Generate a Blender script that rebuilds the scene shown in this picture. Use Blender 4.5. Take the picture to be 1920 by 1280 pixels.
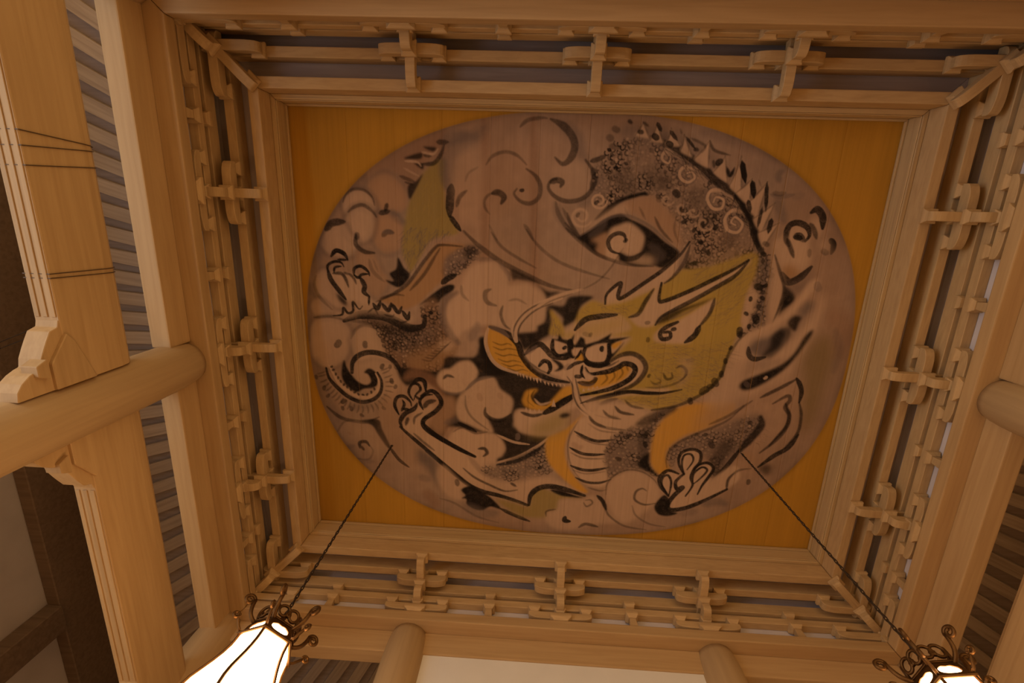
import bpy, bmesh, math, random
import numpy as np
from mathutils import Matrix, Vector

for _o in list(bpy.data.objects):
    bpy.data.objects.remove(_o)
scene = bpy.context.scene
COL = scene.collection

# ------------------------------------------------------------------ camera, world, exposure
CAM_Z = 1.5                       # eye height above the hall floor
cam_data = bpy.data.cameras.new('camera')
cam_data.sensor_width = 36.0
cam_data.lens = 36.0 * 883.055 / 1920.0
cam_data.clip_start = 0.05
camera = bpy.data.objects.new('camera', cam_data)
_r = Vector((0.99831186, -0.03308758, 0.04773504))
_d = Vector((0.04417243, 0.96616732, -0.25410529))
_f = Vector((-0.03771230, 0.25578490, 0.96599786))
_m = Matrix(((_r.x, -_d.x, -_f.x, 0), (_r.y, -_d.y, -_f.y, 0), (_r.z, -_d.z, -_f.z, 0), (0, 0, 0, 1)))
camera.matrix_world = Matrix.Translation((-0.4672, -1.3708, CAM_Z)) @ _m
COL.objects.link(camera)
scene.camera = camera

world = bpy.data.worlds.new('warm_ambient_fill')  # even warm fill added for the hall's interior ambience, not an actual sky
scene.world = world
world.use_nodes = True
WORLD_COLOR = (1.0, 0.69, 0.36)
WORLD_STRENGTH = 1.42
LAMP_COLOR = (1.0, 0.58, 0.27)
LAMP_STRENGTH = 14.5
_bg = world.node_tree.nodes['Background']
_bg.inputs[0].default_value = (*WORLD_COLOR, 1)
_bg.inputs[1].default_value = WORLD_STRENGTH
# daylight entering through the open doors of the left aisle
_al = bpy.data.lights.new('door_daylight', 'AREA')
_al.shape = 'RECTANGLE'; _al.size = 6.0; _al.size_y = 3.2
_al.energy = 230.0; _al.color = (0.60, 0.78, 1.0)
_ao = bpy.data.objects.new('door_daylight', _al)
_ao.location = (-6.32, -2.4, 1.9)
_ao.rotation_euler = (math.radians(90), 0, math.radians(-90))
COL.objects.link(_ao)
scene.view_settings.view_transform = 'Standard'
scene.view_settings.look = 'None'
scene.view_settings.exposure = 0.0
scene.view_settings.gamma = 1.0
scene.view_settings.use_curve_mapping = False

# ------------------------------------------------------------------ helpers
def link(o, parent=None):
    COL.objects.link(o)
    if parent is not None:
        o.parent = parent
    return o

def tag(o, label=None, cat=None, group=None, kind=None):
    if label: o['label'] = label
    if cat: o['category'] = cat
    if group: o['group'] = group
    if kind: o['kind'] = kind
    return o

def empty(name, loc, rz=0.0):
    o = bpy.data.objects.new(name, None)
    o.empty_display_size = 0.1
    o.location = loc
    o.rotation_euler = (0, 0, rz)
    return link(o)

def obj(name, mesh, mat=None, parent=None, loc=(0, 0, 0), rz=0.0, smooth=False):
    o = bpy.data.objects.new(name, mesh)
    if mat is not None and len(mesh.materials) == 0:
        mesh.materials.append(mat)
    o.location = loc
    o.rotation_euler = (0, 0, rz)
    if smooth:
        mesh.polygons.foreach_set('use_smooth', [True] * len(mesh.polygons))
    return link(o, parent)

def finish(bm, name, bevel=0.0, seg=1):
    bmesh.ops.recalc_face_normals(bm, faces=bm.faces[:])
    if bevel > 0:
        bmesh.ops.bevel(bm, geom=[e for e in bm.edges if len(e.link_faces) == 2 and e.calc_face_angle(0) > 0.5],
                        offset=bevel, segments=seg, affect='EDGES', profile=0.6)
    me = bpy.data.meshes.new(name)
    bm.to_mesh(me)
    bm.free()
    return me

def box_mesh(name, x0, x1, y0, y1, z0, z1, bevel=0.004, seg=1):
    bm = bmesh.new()
    v = [bm.verts.new(p) for p in ((x0,y0,z0),(x1,y0,z0),(x1,y1,z0),(x0,y1,z0),(x0,y0,z1),(x1,y0,z1),(x1,y1,z1),(x0,y1,z1))]
    for q in ((0,1,2,3),(4,5,6,7),(0,1,5,4),(1,2,6,5),(2,3,7,6),(3,0,4,7)):
        bm.faces.new([v[i] for i in q])
    return finish(bm, name, bevel, seg)

def frustum_mesh(name, a0, b0, a1, b1, z0, zm, z1, bevel=0.003):
    """bearing block: straight upper half, flared lower half; a, b are half sizes (bottom, top)"""
    bm = bmesh.new()
    rings = []
    zs = [(z0, 0.0), (z0 + (zm - z0) * 0.45, 0.28), (zm, 1.0), (z1, 1.0)]
    for z, t in zs:
        a = a0 + (a1 - a0) * t; b = b0 + (b1 - b0) * t
        rings.append([bm.verts.new(p) for p in ((-a,-b,z),(a,-b,z),(a,b,z),(-a,b,z))])
    bm.faces.new(rings[0]); bm.faces.new(rings[-1])
    for r, s in zip(rings, rings[1:]):
        for i in range(4):
            bm.faces.new((r[i], r[(i+1) % 4], s[(i+1) % 4], s[i]))
    return finish(bm, name, bevel)

def prism_mesh(name, prof, w0, w1, axis='x', bevel=0.003):
    """profile of (a, z) points extruded from w0 to w1 across; axis x: a runs along x, width along y"""
    bm = bmesh.new()
    def P(a, z, w): return (a, w, z) if axis == 'x' else (w, a, z)
    A = [bm.verts.new(P(a, z, w0)) for a, z in prof]
    B = [bm.verts.new(P(a, z, w1)) for a, z in prof]
    bm.faces.new(A); bm.faces.new(B)
    n = len(prof)
    for i in range(n):
        bm.faces.new((A[i], A[(i+1) % n], B[(i+1) % n], B[i]))
    return finish(bm, name, bevel)

def lathe_mesh(name, prof, seg=32):
    bm = bmesh.new()
    rings = []
    for r, z in prof:
        rings.append([bm.verts.new((r*math.cos(2*math.pi*i/seg), r*math.sin(2*math.pi*i/seg), z)) for i in range(seg)])
    bm.faces.new(rings[0]); bm.faces.new(rings[-1])
    for a, b in zip(rings, rings[1:]):
        for i in range(seg):
            bm.faces.new((a[i], a[(i+1) % seg], b[(i+1) % seg], b[i]))
    return finish(bm, name)

def tube_into(bm, pts, rad, seg=6, closed=False, up=None):
    pts = [Vector(p) for p in pts]
    n = len(pts)
    rings = []
    ref = Vector(up) if up is not None else None
    for i, p in enumerate(pts):
        if closed:
            t = pts[(i+1) % n] - pts[i-1]
        else:
            t = pts[min(i+1, n-1)] - pts[max(i-1, 0)]
        t.normalize()
        u = ref if ref is not None else (Vector((0, 0, 1)) if abs(t.z) < 0.9 else Vector((1, 0, 0)))
        a = t.cross(u)
        if a.length < 1e-6: a = t.cross(Vector((0, 1, 0)))
        a.normalize(); b = t.cross(a).normalized()
        r = rad[i] if isinstance(rad, (list, tuple)) else rad
        rings.append([bm.verts.new(p + a*r*math.cos(2*math.pi*k/seg) + b*r*math.sin(2*math.pi*k/seg)) for k in range(seg)])
    m = n if closed else n - 1
    for i in range(m):
        A = rings[i]; B = rings[(i+1) % n]
        for k in range(seg):
            bm.faces.new((A[k], A[(k+1) % seg], B[(k+1) % seg], B[k]))
    if not closed:
        bm.faces.new(rings[0]); bm.faces.new(rings[-1])

# ------------------------------------------------------------------ materials (all node based)
def new_mat(name):
    m = bpy.data.materials.new(name)
    m.use_nodes = True
    nt = m.node_tree
    return m, nt, nt.nodes['Principled BSDF']

def wood_mat(name, c_dark, c_light, scale=(0.7, 14, 14), rough=0.62, contrast=1.0, knots=0.0):
    m, nt, bsdf = new_mat(name)
    tc = nt.nodes.new('ShaderNodeTexCoord')
    oi = nt.nodes.new('ShaderNodeObjectInfo')
    mp = nt.nodes.new('ShaderNodeMapping'); mp.inputs['Scale'].default_value = scale
    off = nt.nodes.new('ShaderNodeVectorMath'); off.operation = 'SCALE'; off.inputs['Scale'].default_value = 17.0
    cmb = nt.nodes.new('ShaderNodeCombineXYZ')
    for k in range(3): nt.links.new(oi.outputs['Random'], cmb.inputs[k])
    nt.links.new(cmb.outputs[0], off.inputs[0])
    add = nt.nodes.new('ShaderNodeVectorMath'); add.operation = 'ADD'
    nt.links.new(tc.outputs['Object'], mp.inputs['Vector'])
    nt.links.new(mp.outputs[0], add.inputs[0]); nt.links.new(off.outputs[0], add.inputs[1])
    n1 = nt.nodes.new('ShaderNodeTexNoise'); n1.inputs['Scale'].default_value = 1.6; n1.inputs['Detail'].default_value = 5; n1.inputs['Distortion'].default_value = 0.6
    n2 = nt.nodes.new('ShaderNodeTexNoise'); n2.inputs['Scale'].default_value = 0.5; n2.inputs['Detail'].default_value = 2
    nt.links.new(add.outputs[0], n1.inputs['Vector']); nt.links.new(tc.outputs['Object'], n2.inputs['Vector'])
    mx = nt.nodes.new('ShaderNodeMath'); mx.operation = 'MULTIPLY_ADD'; mx.inputs[1].default_value = 0.35; 
    nt.links.new(n2.outputs[0], mx.inputs[0]); nt.links.new(n1.outputs[0], mx.inputs[2])
    rp = nt.nodes.new('ShaderNodeValToRGB')
    rp.color_ramp.elements[0].position = 0.42 ; rp.color_ramp.elements[0].color = (*c_dark, 1)
    rp.color_ramp.elements[1].position = 0.42 + 0.38 / contrast ; rp.color_ramp.elements[1].color = (*c_light, 1)
    nt.links.new(mx.outputs[0], rp.inputs[0])
    hsv = nt.nodes.new('ShaderNodeHueSaturation')
    vr = nt.nodes.new('ShaderNodeMapRange'); vr.inputs['To Min'].default_value = 0.93; vr.inputs['To Max'].default_value = 1.07
    nt.links.new(oi.outputs['Random'], vr.inputs['Value']); nt.links.new(vr.outputs[0], hsv.inputs['Value'])
    nt.links.new(rp.outputs[0], hsv.inputs['Color'])
    nt.links.new(hsv.outputs[0], bsdf.inputs['Base Color'])
    bsdf.inputs['Roughness'].default_value = rough
    bsdf.inputs['Specular IOR Level'].default_value = 0.25
    bp = nt.nodes.new('ShaderNodeBump'); bp.inputs['Strength'].default_value = 0.12; bp.inputs['Distance'].default_value = 0.01
    nt.links.new(n1.outputs[0], bp.inputs['Height']); nt.links.new(bp.outputs[0], bsdf.inputs['Normal'])
    return m

def plain_mat(name, color, rough=0.8, var=0.12, scale=3.0, metallic=0.0, bump=0.05):
    m, nt, bsdf = new_mat(name)
    tc = nt.nodes.new('ShaderNodeTexCoord')
    n1 = nt.nodes.new('ShaderNodeTexNoise'); n1.inputs['Scale'].default_value = scale; n1.inputs['Detail'].default_value = 6
    nt.links.new(tc.outputs['Object'], n1.inputs['Vector'])
    rp = nt.nodes.new('ShaderNodeValToRGB')
    rp.color_ramp.elements[0].position = 0.3; rp.color_ramp.elements[0].color = tuple(c*(1-var) for c in color) + (1,)
    rp.color_ramp.elements[1].position = 0.7; rp.color_ramp.elements[1].color = tuple(min(1, c*(1+var)) for c in color) + (1,)
    nt.links.new(n1.outputs[0], rp.inputs[0]); nt.links.new(rp.outputs[0], bsdf.inputs['Base Color'])
    bsdf.inputs['Roughness'].default_value = rough
    bsdf.inputs['Metallic'].default_value = metallic
    bsdf.inputs['Specular IOR Level'].default_value = 0.3
    if bump:
        bp = nt.nodes.new('ShaderNodeBump'); bp.inputs['Strength'].default_value = bump; bp.inputs['Distance'].default_value = 0.01
        nt.links.new(n1.outputs[0], bp.inputs['Height']); nt.links.new(bp.outputs[0], bsdf.inputs['Normal'])
    return m

M_WOOD = wood_mat('cypress_beam', (0.425, 0.265, 0.115), (0.50, 0.325, 0.15))
M_BRACKET = wood_mat('cypress_bracket', (0.44, 0.285, 0.13), (0.53, 0.355, 0.17), scale=(3, 18, 18))
M_COLUMN = wood_mat('cypress_column', (0.37, 0.242, 0.118), (0.43, 0.288, 0.142), scale=(12, 12, 0.6))
M_FRAME = wood_mat('old_frame_wood', (0.40, 0.27, 0.13), (0.53, 0.37, 0.18), scale=(0.5, 22, 22), contrast=1.4)
M_RAFTER = wood_mat('rafter_wood', (0.30, 0.22, 0.15), (0.42, 0.32, 0.22))
M_DARKBOARD = wood_mat('grey_soffit_board', (0.29, 0.235, 0.215), (0.36, 0.295, 0.27))
M_ROOFBOARD = wood_mat('dark_roof_board', (0.26, 0.20, 0.16), (0.34, 0.27, 0.22))
M_DARKTIMBER = wood_mat('dark_aisle_timber', (0.14, 0.09, 0.055), (0.20, 0.13, 0.08))
M_PLASTER = plain_mat('white_plaster', (0.66, 0.60, 0.60), var=0.05)
M_WHITEWALL = plain_mat('white_wall', (0.73, 0.69, 0.62), var=0.03)
M_GREYWALL = plain_mat('grey_plaster', (0.54, 0.47, 0.42), var=0.06)
M_FLOOR = wood_mat('floor_board', (0.46, 0.30, 0.15), (0.58, 0.40, 0.22), scale=(0.8, 6, 6), rough=0.45)
M_STONE = plain_mat('base_stone', (0.35, 0.34, 0.32), var=0.15, scale=20)
M_BRASS = plain_mat('aged_brass', (0.14, 0.070, 0.024), rough=0.5, var=0.3, scale=14, metallic=0.85)
M_CHAIN = plain_mat('dark_chain', (0.05, 0.032, 0.02), rough=0.5, var=0.2, scale=30, metallic=0.5)
M_WIRE = plain_mat('thin_wire', (0.10, 0.06, 0.03), rough=0.6, var=0.1, scale=30, bump=0)

def glow_mat(name, strength):
    m = bpy.data.materials.new(name); m.use_nodes = True
    nt = m.node_tree; nt.nodes.clear()
    out = nt.nodes.new('ShaderNodeOutputMaterial')
    em = nt.nodes.new('ShaderNodeEmission')
    tc = nt.nodes.new('ShaderNodeTexCoord'); nz = nt.nodes.new('ShaderNodeTexNoise'); nz.inputs['Scale'].default_value = 4
    nt.links.new(tc.outputs['Object'], nz.inputs['Vector'])
    mr = nt.nodes.new('ShaderNodeMapRange'); mr.inputs['To Min'].default_value = strength*0.94; mr.inputs['To Max'].default_value = strength*1.06
    nt.links.new(nz.outputs[0], mr.inputs['Value']); nt.links.new(mr.outputs[0], em.inputs['Strength'])
    em.inputs['Color'].default_value = (*LAMP_COLOR, 1)
    nt.links.new(em.outputs[0], out.inputs['Surface'])
    return m
M_GLOW = glow_mat('lit_opal_glass', LAMP_STRENGTH)

def paint_mat():
    m, nt, bsdf = new_mat('painted_boards')
    at = nt.nodes.new('ShaderNodeAttribute'); at.attribute_name = 'paint'
    tc = nt.nodes.new('ShaderNodeTexCoord'); oi = nt.nodes.new('ShaderNodeObjectInfo')
    mp = nt.nodes.new('ShaderNodeMapping'); mp.inputs['Scale'].default_value = (26, 0.8, 1)
    nz = nt.nodes.new('ShaderNodeTexNoise'); nz.inputs['Scale'].default_value = 1.5; nz.inputs['Detail'].default_value = 6
    nt.links.new(tc.outputs['Object'], mp.inputs['Vector']); nt.links.new(mp.outputs[0], nz.inputs['Vector'])
    mr = nt.nodes.new('ShaderNodeMapRange'); mr.inputs['From Min'].default_value = 0.3; mr.inputs['From Max'].default_value = 0.7
    mr.inputs['To Min'].default_value = 0.95; mr.inputs['To Max'].default_value = 1.05
    nt.links.new(nz.outputs[0], mr.inputs['Value'])
    vr = nt.nodes.new('ShaderNodeMapRange'); vr.inputs['To Min'].default_value = 0.95; vr.inputs['To Max'].default_value = 1.05
    nt.links.new(oi.outputs['Random'], vr.inputs['Value'])
    mu = nt.nodes.new('ShaderNodeMath'); mu.operation = 'MULTIPLY'
    nt.links.new(mr.outputs[0], mu.inputs[0]); nt.links.new(vr.outputs[0], mu.inputs[1])
    hs = nt.nodes.new('ShaderNodeHueSaturation')
    nt.links.new(mu.outputs[0], hs.inputs['Value']); nt.links.new(at.outputs['Color'], hs.inputs['Color'])
    nt.links.new(hs.outputs[0], bsdf.inputs['Base Color'])
    bsdf.inputs['Roughness'].default_value = 0.7
    bsdf.inputs['Specular IOR Level'].default_value = 0.04
    return m
M_PAINT = paint_mat()

# ------------------------------------------------------------------ layout of the hall
PX, PY = 2.9855, 2.3776            # half size of the painted ceiling
OX, OY = 3.4153, 2.8075            # half size of the opening inside the wall plates
ZC = CAM_Z                         # heights below are fitted to the image, relative to eye level
def Z(h): return h + ZC
FLOOR = 0.0
# sides: name -> (rotation, origin, half length); local x runs along the side, local y points into the room
SIDES = {
    'near':  (0.0,            (0.0, -OY), OX),
    'right': (math.pi/2,      (OX, 0.0),  OY),
    'far':   (math.pi,        (0.0, OY),  OX),
    'left':  (-math.pi/2,     (-OX, 0.0), OY),
}
WHERE = {'near': 'on the side nearest the viewer', 'far': 'on the far side above the white wall',
         'left': 'on the left side by the transom', 'right': 'on the right side'}

def side_pt(side, t, n):
    a, (ox, oy), h = SIDES[side]
    return (ox + t*math.cos(a) - n*math.sin(a), oy + t*math.sin(a) + n*math.cos(a))

def mitred(name, side, n0, n1, z0, z1, mat, bevel=0.006, seg=1, label=None, cat=None, kind=None, group=None, parent=None):
    """straight timber along one side with 45 degree ends, local x along its length"""
    a, (ox, oy), h = SIDES[side]
    bm = bmesh.new()
    zc = (z0 + z1) / 2; dz = (z1 - z0) / 2
    v = []
    for z in (-dz, dz):
        for n, s in ((n0, -1), (n0, 1), (n1, 1), (n1, -1)):
            v.append(bm.verts.new((s*(h - n - 0.0015), n - (n0+n1)/2, z)))
    for q in ((0,1,2,3),(4,5,6,7),(0,1,5,4),(1,2,6,5),(2,3,7,6),(3,0,4,7)):
        bm.faces.new([v[i] for i in q])
    me = finish(bm, name, bevel, seg)
    x, y = side_pt(side, 0, (n0+n1)/2)
    o = obj(name, me, mat, parent, (x, y, Z(zc)), a)
    return tag(o, label, cat, group, kind)

# floor with boards
floor = obj('floor', box_mesh('floor', -8.2, 8.2, -9.5, 7.8, -0.12, -0.03, 0), M_DARKTIMBER)
tag(floor, 'dark underlayer of the wooden hall floor', None, None, 'structure')
_fb = box_mesh('floor_board', -8.2, 8.2, -0.143, 0.143, -0.03, 0.0, 0.003)
for i in range(60):
    obj('board', _fb, M_FLOOR, floor, (0, -9.35 + i*0.29, 0))

# ------------------------------------------------------------------ columns
COLN = -0.23
def column(x, y, label):
    root = empty('round_column', (x, y, 0))
    tag(root, label, 'column', 'round wooden columns of the hall')
    zt = Z(4.043)
    prof = [(0.21, 0.10), (0.21, zt - 0.30), (0.206, zt - 0.16), (0.196, zt - 0.06), (0.184, zt)]
    obj('shaft', _share('shaft', lambda: lathe_mesh('shaft', prof, 40)), M_COLUMN, root, smooth=True)
    obj('base_stone', _share('base_stone', lambda: lathe_mesh('base_stone', [(0.30, 0.0), (0.30, 0.06), (0.23, 0.10)], 32)), M_STONE, root)
    return root
_cache = {}
def _share(key, fn):
    if key not in _cache: _cache[key] = fn()
    return _cache[key]

cx_, cy_ = OX - COLN, OY - COLN
column(-cx_, 0.03, 'round wooden column crossing the carved tie beam on the left')
column(cx_, 0.03, 'round wooden column cut off by the right edge of the view')
column(-1.62, cy_, 'round wooden column at the left end of the white wall')
column(1.62, cy_, 'round wooden column at the right end of the white wall')
column(-cx_, cy_, 'round wooden corner column behind the left lantern')
column(cx_, cy_, 'round wooden corner column behind the right lantern')
column(-cx_, -cy_, 'round wooden corner column at the upper left')
column(cx_, -cy_, 'round wooden corner column at the upper right')

# ------------------------------------------------------------------ wall plates, tie beams
for s in SIDES:
    mitred('wall_plate', s, -0.46, 0.0, 4.045, 4.161, M_WOOD, 0.012, 2,
           'broad flat wooden plate lying on the columns ' + WHERE[s], 'beam', 'wall plates round the ceiling opening')
def tie(side, t0, t1, n0, n1, z0, z1, name, label, mat=M_WOOD, bevel=0.012, group=None):
    a = SIDES[side][0]
    L = (t1 - t0) / 2
    me = box_mesh(name, -L, L, -(n1-n0)/2, (n1-n0)/2, -(z1-z0)/2, (z1-z0)/2, bevel, 2)
    x, y = side_pt(side, (t0+t1)/2, (n0+n1)/2)
    o = obj(name, me, mat, None, (x, y, Z((z0+z1)/2)), a)
    return tag(o, label, 'beam', group)
_cr = 0.165
for s, stops in (('far', (-cx_, -1.62, 1.62, cx_)), ('near', (-cx_, cx_)), ('left', (-cy_, 0, cy_)), ('right', (-cy_, 0, cy_))):
    bays = list(zip(stops, stops[1:]))
    for k, (a0, a1) in enumerate(bays):
        if s in ('far',): word = ('right end bay beside the right lantern', 'middle bay over the white wall', 'left end bay beside the left lantern')[k]
        elif s == 'near': word = 'one long span along the top edge of the view'
        elif s == 'left': word = ('left side bay beyond the column', 'left side bay before the column')[k]
        else: word = ('right side bay before the column', 'right side bay beyond the column')[k]
        tie(s, a0 + _cr, a1 - _cr, -0.335, -0.165, 3.80, 4.044, 'tie_beam', 'head tie beam under the wall plate, ' + word, group='head tie beams between the columns')

# ------------------------------------------------------------------ carved tie beams with corbels (left and right)
CORB = [(0.62, 2.885), (0.62, 2.868), (0.575, 2.855), (0.558, 2.80), (0.50, 2.765), (0.455, 2.74), (0.40, 2.712), (0.345, 2.70),
        (0.335, 2.665), (0.315, 2.62), (0.28, 2.57), (0.235, 2.535), (0.175, 2.525), (0.175, 2.885)]
def carved_beam(side, lo, hi, label):
    """tie beam between two columns with stepped corbels under both ends"""
    a = SIDES[side][0]
    t0, t1 = lo + 0.178, hi - 0.178
    c = (lo + hi) / 2; L = (t1 - t0) / 2
    x, y = side_pt(side, c, -0.215)
    root = empty('carved_tie_beam', (x, y, Z(2.87)), a)
    tag(root, label, 'beam', 'carved tie beams with corbelled ends')
    # body with rounded shoulders, long sides along x
    bm = bmesh.new()
    prof = [(-0.085, 0.0), (0.085, 0.0), (0.085, 0.40), (0.075, 0.47), (0.045, 0.515), (0.0, 0.53), (-0.045, 0.515), (-0.075, 0.47), (-0.085, 0.40)]
    A = [bm.verts.new((-L, p[0], p[1])) for p in prof]; B = [bm.verts.new((L, p[0], p[1])) for p in prof]
    bm.faces.new(A); bm.faces.new(B)
    for i in range(len(prof)):
        bm.faces.new((A[i], A[(i+1) % len(prof)], B[(i+1) % len(prof)], B[i]))
    obj('beam_body', finish(bm, 'beam_body', 0.006), M_WOOD, root)
    for yy in (-0.055, 0.0, 0.055):
        obj('fillet', _share('fillet%.3f' % L, lambda: box_mesh('fillet', -L + 0.46, L - 0.46, -0.016, 0.016, -0.006, 0.001, 0.003)), M_WOOD, root, (0, yy, 0))
    for sgn in (-1, 1):
        prof2 = [(sgn*(L + 0.178 - p), z - 2.87) for p, z in CORB]
        cb = obj('corbel', prism_mesh('corbel', prof2, -0.078, 0.078, 'x', 0.004), M_WOOD, root)
        e = sgn*(L + 0.178)
        obj('corbel_cheek', prism_mesh('corbel_cheek', [(e - sgn*0.53, 0.012), (e - sgn*0.47, 0.06), (e - sgn*0.18, 0.17), (e - sgn*0.18, -0.12), (e - sgn*0.36, -0.12)], 0.0, 0.105, 'x', 0.006), M_WOOD, cb)
        obj('corbel_block', prism_mesh('corbel_block', [(e - sgn*0.40, -0.155), (e - sgn*0.27, -0.155), (e - sgn*0.30, -0.225), (e - sgn*0.37, -0.225)], 0.0, 0.112, 'x', 0.004), M_WOOD, cb)
    return root
carved_beam('left', 0.0, cy_, 'large carved tie beam upper left, pale moulded underside, above the column')
carved_beam('left', -cy_, 0.0, 'large carved tie beam lower left, between the column and the left lantern')
carved_beam('right', -cy_, 0.0, 'large carved tie beam at the upper right beyond the column')
carved_beam('right', 0.0, cy_, 'large carved tie beam at the lower right edge by the right lantern')

# wires wound round the left carved beam
def wire_loop(y, tilt, label, r=0.0035):
    bm = bmesh.new()
    b = 0.0885
    pr = [(-b, -0.004), (b, -0.004), (b, 0.40), (0.079, 0.47), (0.048, 0.519), (0.0, 0.534), (-0.048, 0.519), (-0.079, 0.47), (-b, 0.40)]
    pts = [(p[0], tilt*(p[1] - 0.25), p[1]) for p in pr]
    tube_into(bm, pts, r, 5, closed=True)
    o = obj('binding_wire', finish(bm, 'binding_wire'), M_WIRE, None, (-OX - 0.215, y, Z(2.87)))
    tag(o, label, 'wire', 'thin wires tied round the left carved beam')
wire_loop(-1.76, 0.06, 'thin wire wound round the left carved beam, topmost turn, slanting')
wire_loop(-1.70, -0.05, 'thin wire wound round the left carved beam, close below the topmost turn')
wire_loop(-1.59, -0.06, 'single thin wire wound round the left carved beam, middle turn')
wire_loop(-0.915, 0.02, 'thin wire round the left carved beam nearest the column, upper of a pair')
wire_loop(-0.885, 0.03, 'thin wire round the left carved beam nearest the column, lower of a pair')

# ------------------------------------------------------------------ bracket zone: plaster, through beams, soffits, frame
for s in SIDES:
    mitred('wall_' + s, s, -0.22, -0.125, 4.164, 4.80, M_PLASTER, 0, label='white plaster strip behind the bracket sets ' + WHERE[s], kind='structure')
    mitred('through_beam', s, -0.16+0.036, -0.035, 4.335, 4.420, M_BRACKET, 0.005, label='lower through beam on the small bearing blocks ' + WHERE[s], cat='beam', group='lower through beams in the bracket zone')
    mitred('through_beam', s, -0.16+0.036, -0.045, 4.485, 4.62, M_BRACKET, 0.005, label='upper through beam close above the lower one ' + WHERE[s], cat='beam', group='upper through beams in the bracket zone')
    mitred('trim_soffit_' + s, s, -0.123, 0.284, 4.79, 4.81, M_DARKBOARD, 0, label='dark narrow soffit boards above the brackets ' + WHERE[s], kind='structure')
    mitred('purlin', s, 0.034, 0.124, 4.625, 4.788, M_BRACKET, 0.008, 2, 'middle stepped purlin carried on bracket arms ' + WHERE[s], 'beam', 'middle purlins of the stepped ceiling')
    mitred('purlin', s, 0.284, 0.384, 4.60, 4.83, M_BRACKET, 0.010, 2, 'innermost purlin just outside the painting frame ' + WHERE[s], 'beam', 'innermost purlins of the stepped ceiling')
WHR = {'near': 'upper edge', 'far': 'lower edge', 'left': 'left edge', 'right': 'right edge'}
for s in SIDES:
    root = mitred('frame_rail', s, 0.3845, 0.430, 4.79, 5.05, M_FRAME, 0.006, label='old wooden frame rail along the %s of the dragon painting' % WHR[s], cat='frame', group='frame rails round the painting')
    a, (ox, oy), h = SIDES[s]
    for (n0, n1, z0, z1) in ((0.4305, 0.441, 4.80, 4.835), (0.4305, 0.452, 4.962, 4.992)):
        bm = bmesh.new(); v = []
        for z in (z0, z1):
            for n, sg in ((n0, -1), (n0, 1), (n1, 1), (n1, -1)):
                v.append(bm.verts.new((sg*(h - n - 0.0015), n - 0.40725, z - 4.92)))
        for q in ((0,1,2,3),(4,5,6,7),(0,1,5,4),(1,2,6,5),(2,3,7,6),(3,0,4,7)):
            bm.faces.new([v[i] for i in q])
        obj('moulding', finish(bm, 'moulding', 0.004), M_FRAME, root)

# ------------------------------------------------------------------ bracket sets
def arm_mesh(name, L0, L1, h, w, cut0=True, cut1=True, axis='x'):
    """boat shaped bracket arm from -L0 to L1, flat top at h, curved up underside at cut ends"""
    def curve(L, sg):
        pts = []
        c = min(0.15, L*0.55); up = h*0.55
        for k in range(6):
            t = k/5*math.pi/2
            pts.append((sg*(L - c + c*math.sin(t)), up*(1 - math.cos(t))))
        return pts
    prof = []
    prof += curve(L1, 1) if cut1 else [(L1, 0.0)]
    prof.append((L1, h))
    prof.append((-L0, h))
    prof += list(reversed(curve(L0, -1))) if cut0 else [(-L0, 0.0)]
    return prism_mesh(name, prof, -w/2, w/2, axis, 0.004)

def M_small(): return _share('blk', lambda: frustum_mesh('bearing_block', 0.043, 0.043, 0.066, 0.066, 0, 0.032, 0.062))
def M_large(): return _share('dai', lambda: frustum_mesh('base_block', 0.075, 0.05, 0.115, 0.075, 0, 0.03, 0.062))
def M_cbase(): return _share('daic', lambda: frustum_mesh('base_block', 0.05, 0.05, 0.075, 0.075, 0, 0.03, 0.062))
N0 = -0.085      # plane of the wall arms
def bracket_set(side, t, label):
    a = SIDES[side][0]
    x, y = side_pt(side, t, 0.0)
    root = empty('bracket_set', (x, y, Z(4.161)), a)
    tag(root, label, 'bracket', 'stepped bracket sets carrying the ceiling')
    zz = 4.161
    obj('base_block', M_large(), M_BRACKET, root, (0, -0.048, 0))
    obj('wall_arm', _share('armA', lambda: arm_mesh('wall_arm', 0.345, 0.345, 0.085, 0.085)), M_BRACKET, root, (0, N0 + 0.03, 4.195 - zz))
    for tt in (-0.285, 0.285, 0):
        obj('bearing_block', M_small(), M_BRACKET, root, (tt, N0 + 0.03, 4.28 - zz))
    obj('lower_arm', _share('armP1', lambda: arm_mesh('lower_arm', 0.047, 0.20, 0.10, 0.085, False, True, 'y')), M_BRACKET, root, (0, -0.075, 4.295 - zz))
    obj('bearing_block', M_small(), M_BRACKET, root, (0, 0.085, 4.398 - zz))
    obj('cross_arm', _share('armB', lambda: arm_mesh('cross_arm', 0.285, 0.285, 0.10, 0.085)), M_BRACKET, root, (0, 0.079, 4.463 - zz))
    for tt in (-0.225, 0.225, 0):
        obj('bearing_block', M_small(), M_BRACKET, root, (tt, 0.079, 4.562 - zz))
    obj('upper_arm', _share('armP2', lambda: arm_mesh('upper_arm', 0.10, 0.375, 0.078, 0.085, False, True, 'y')), M_BRACKET, root, (0, 0.0, 4.461 - zz))
    obj('bearing_block', M_small(), M_BRACKET, root, (0, 0.334, 4.537 - zz))
    return root
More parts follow.
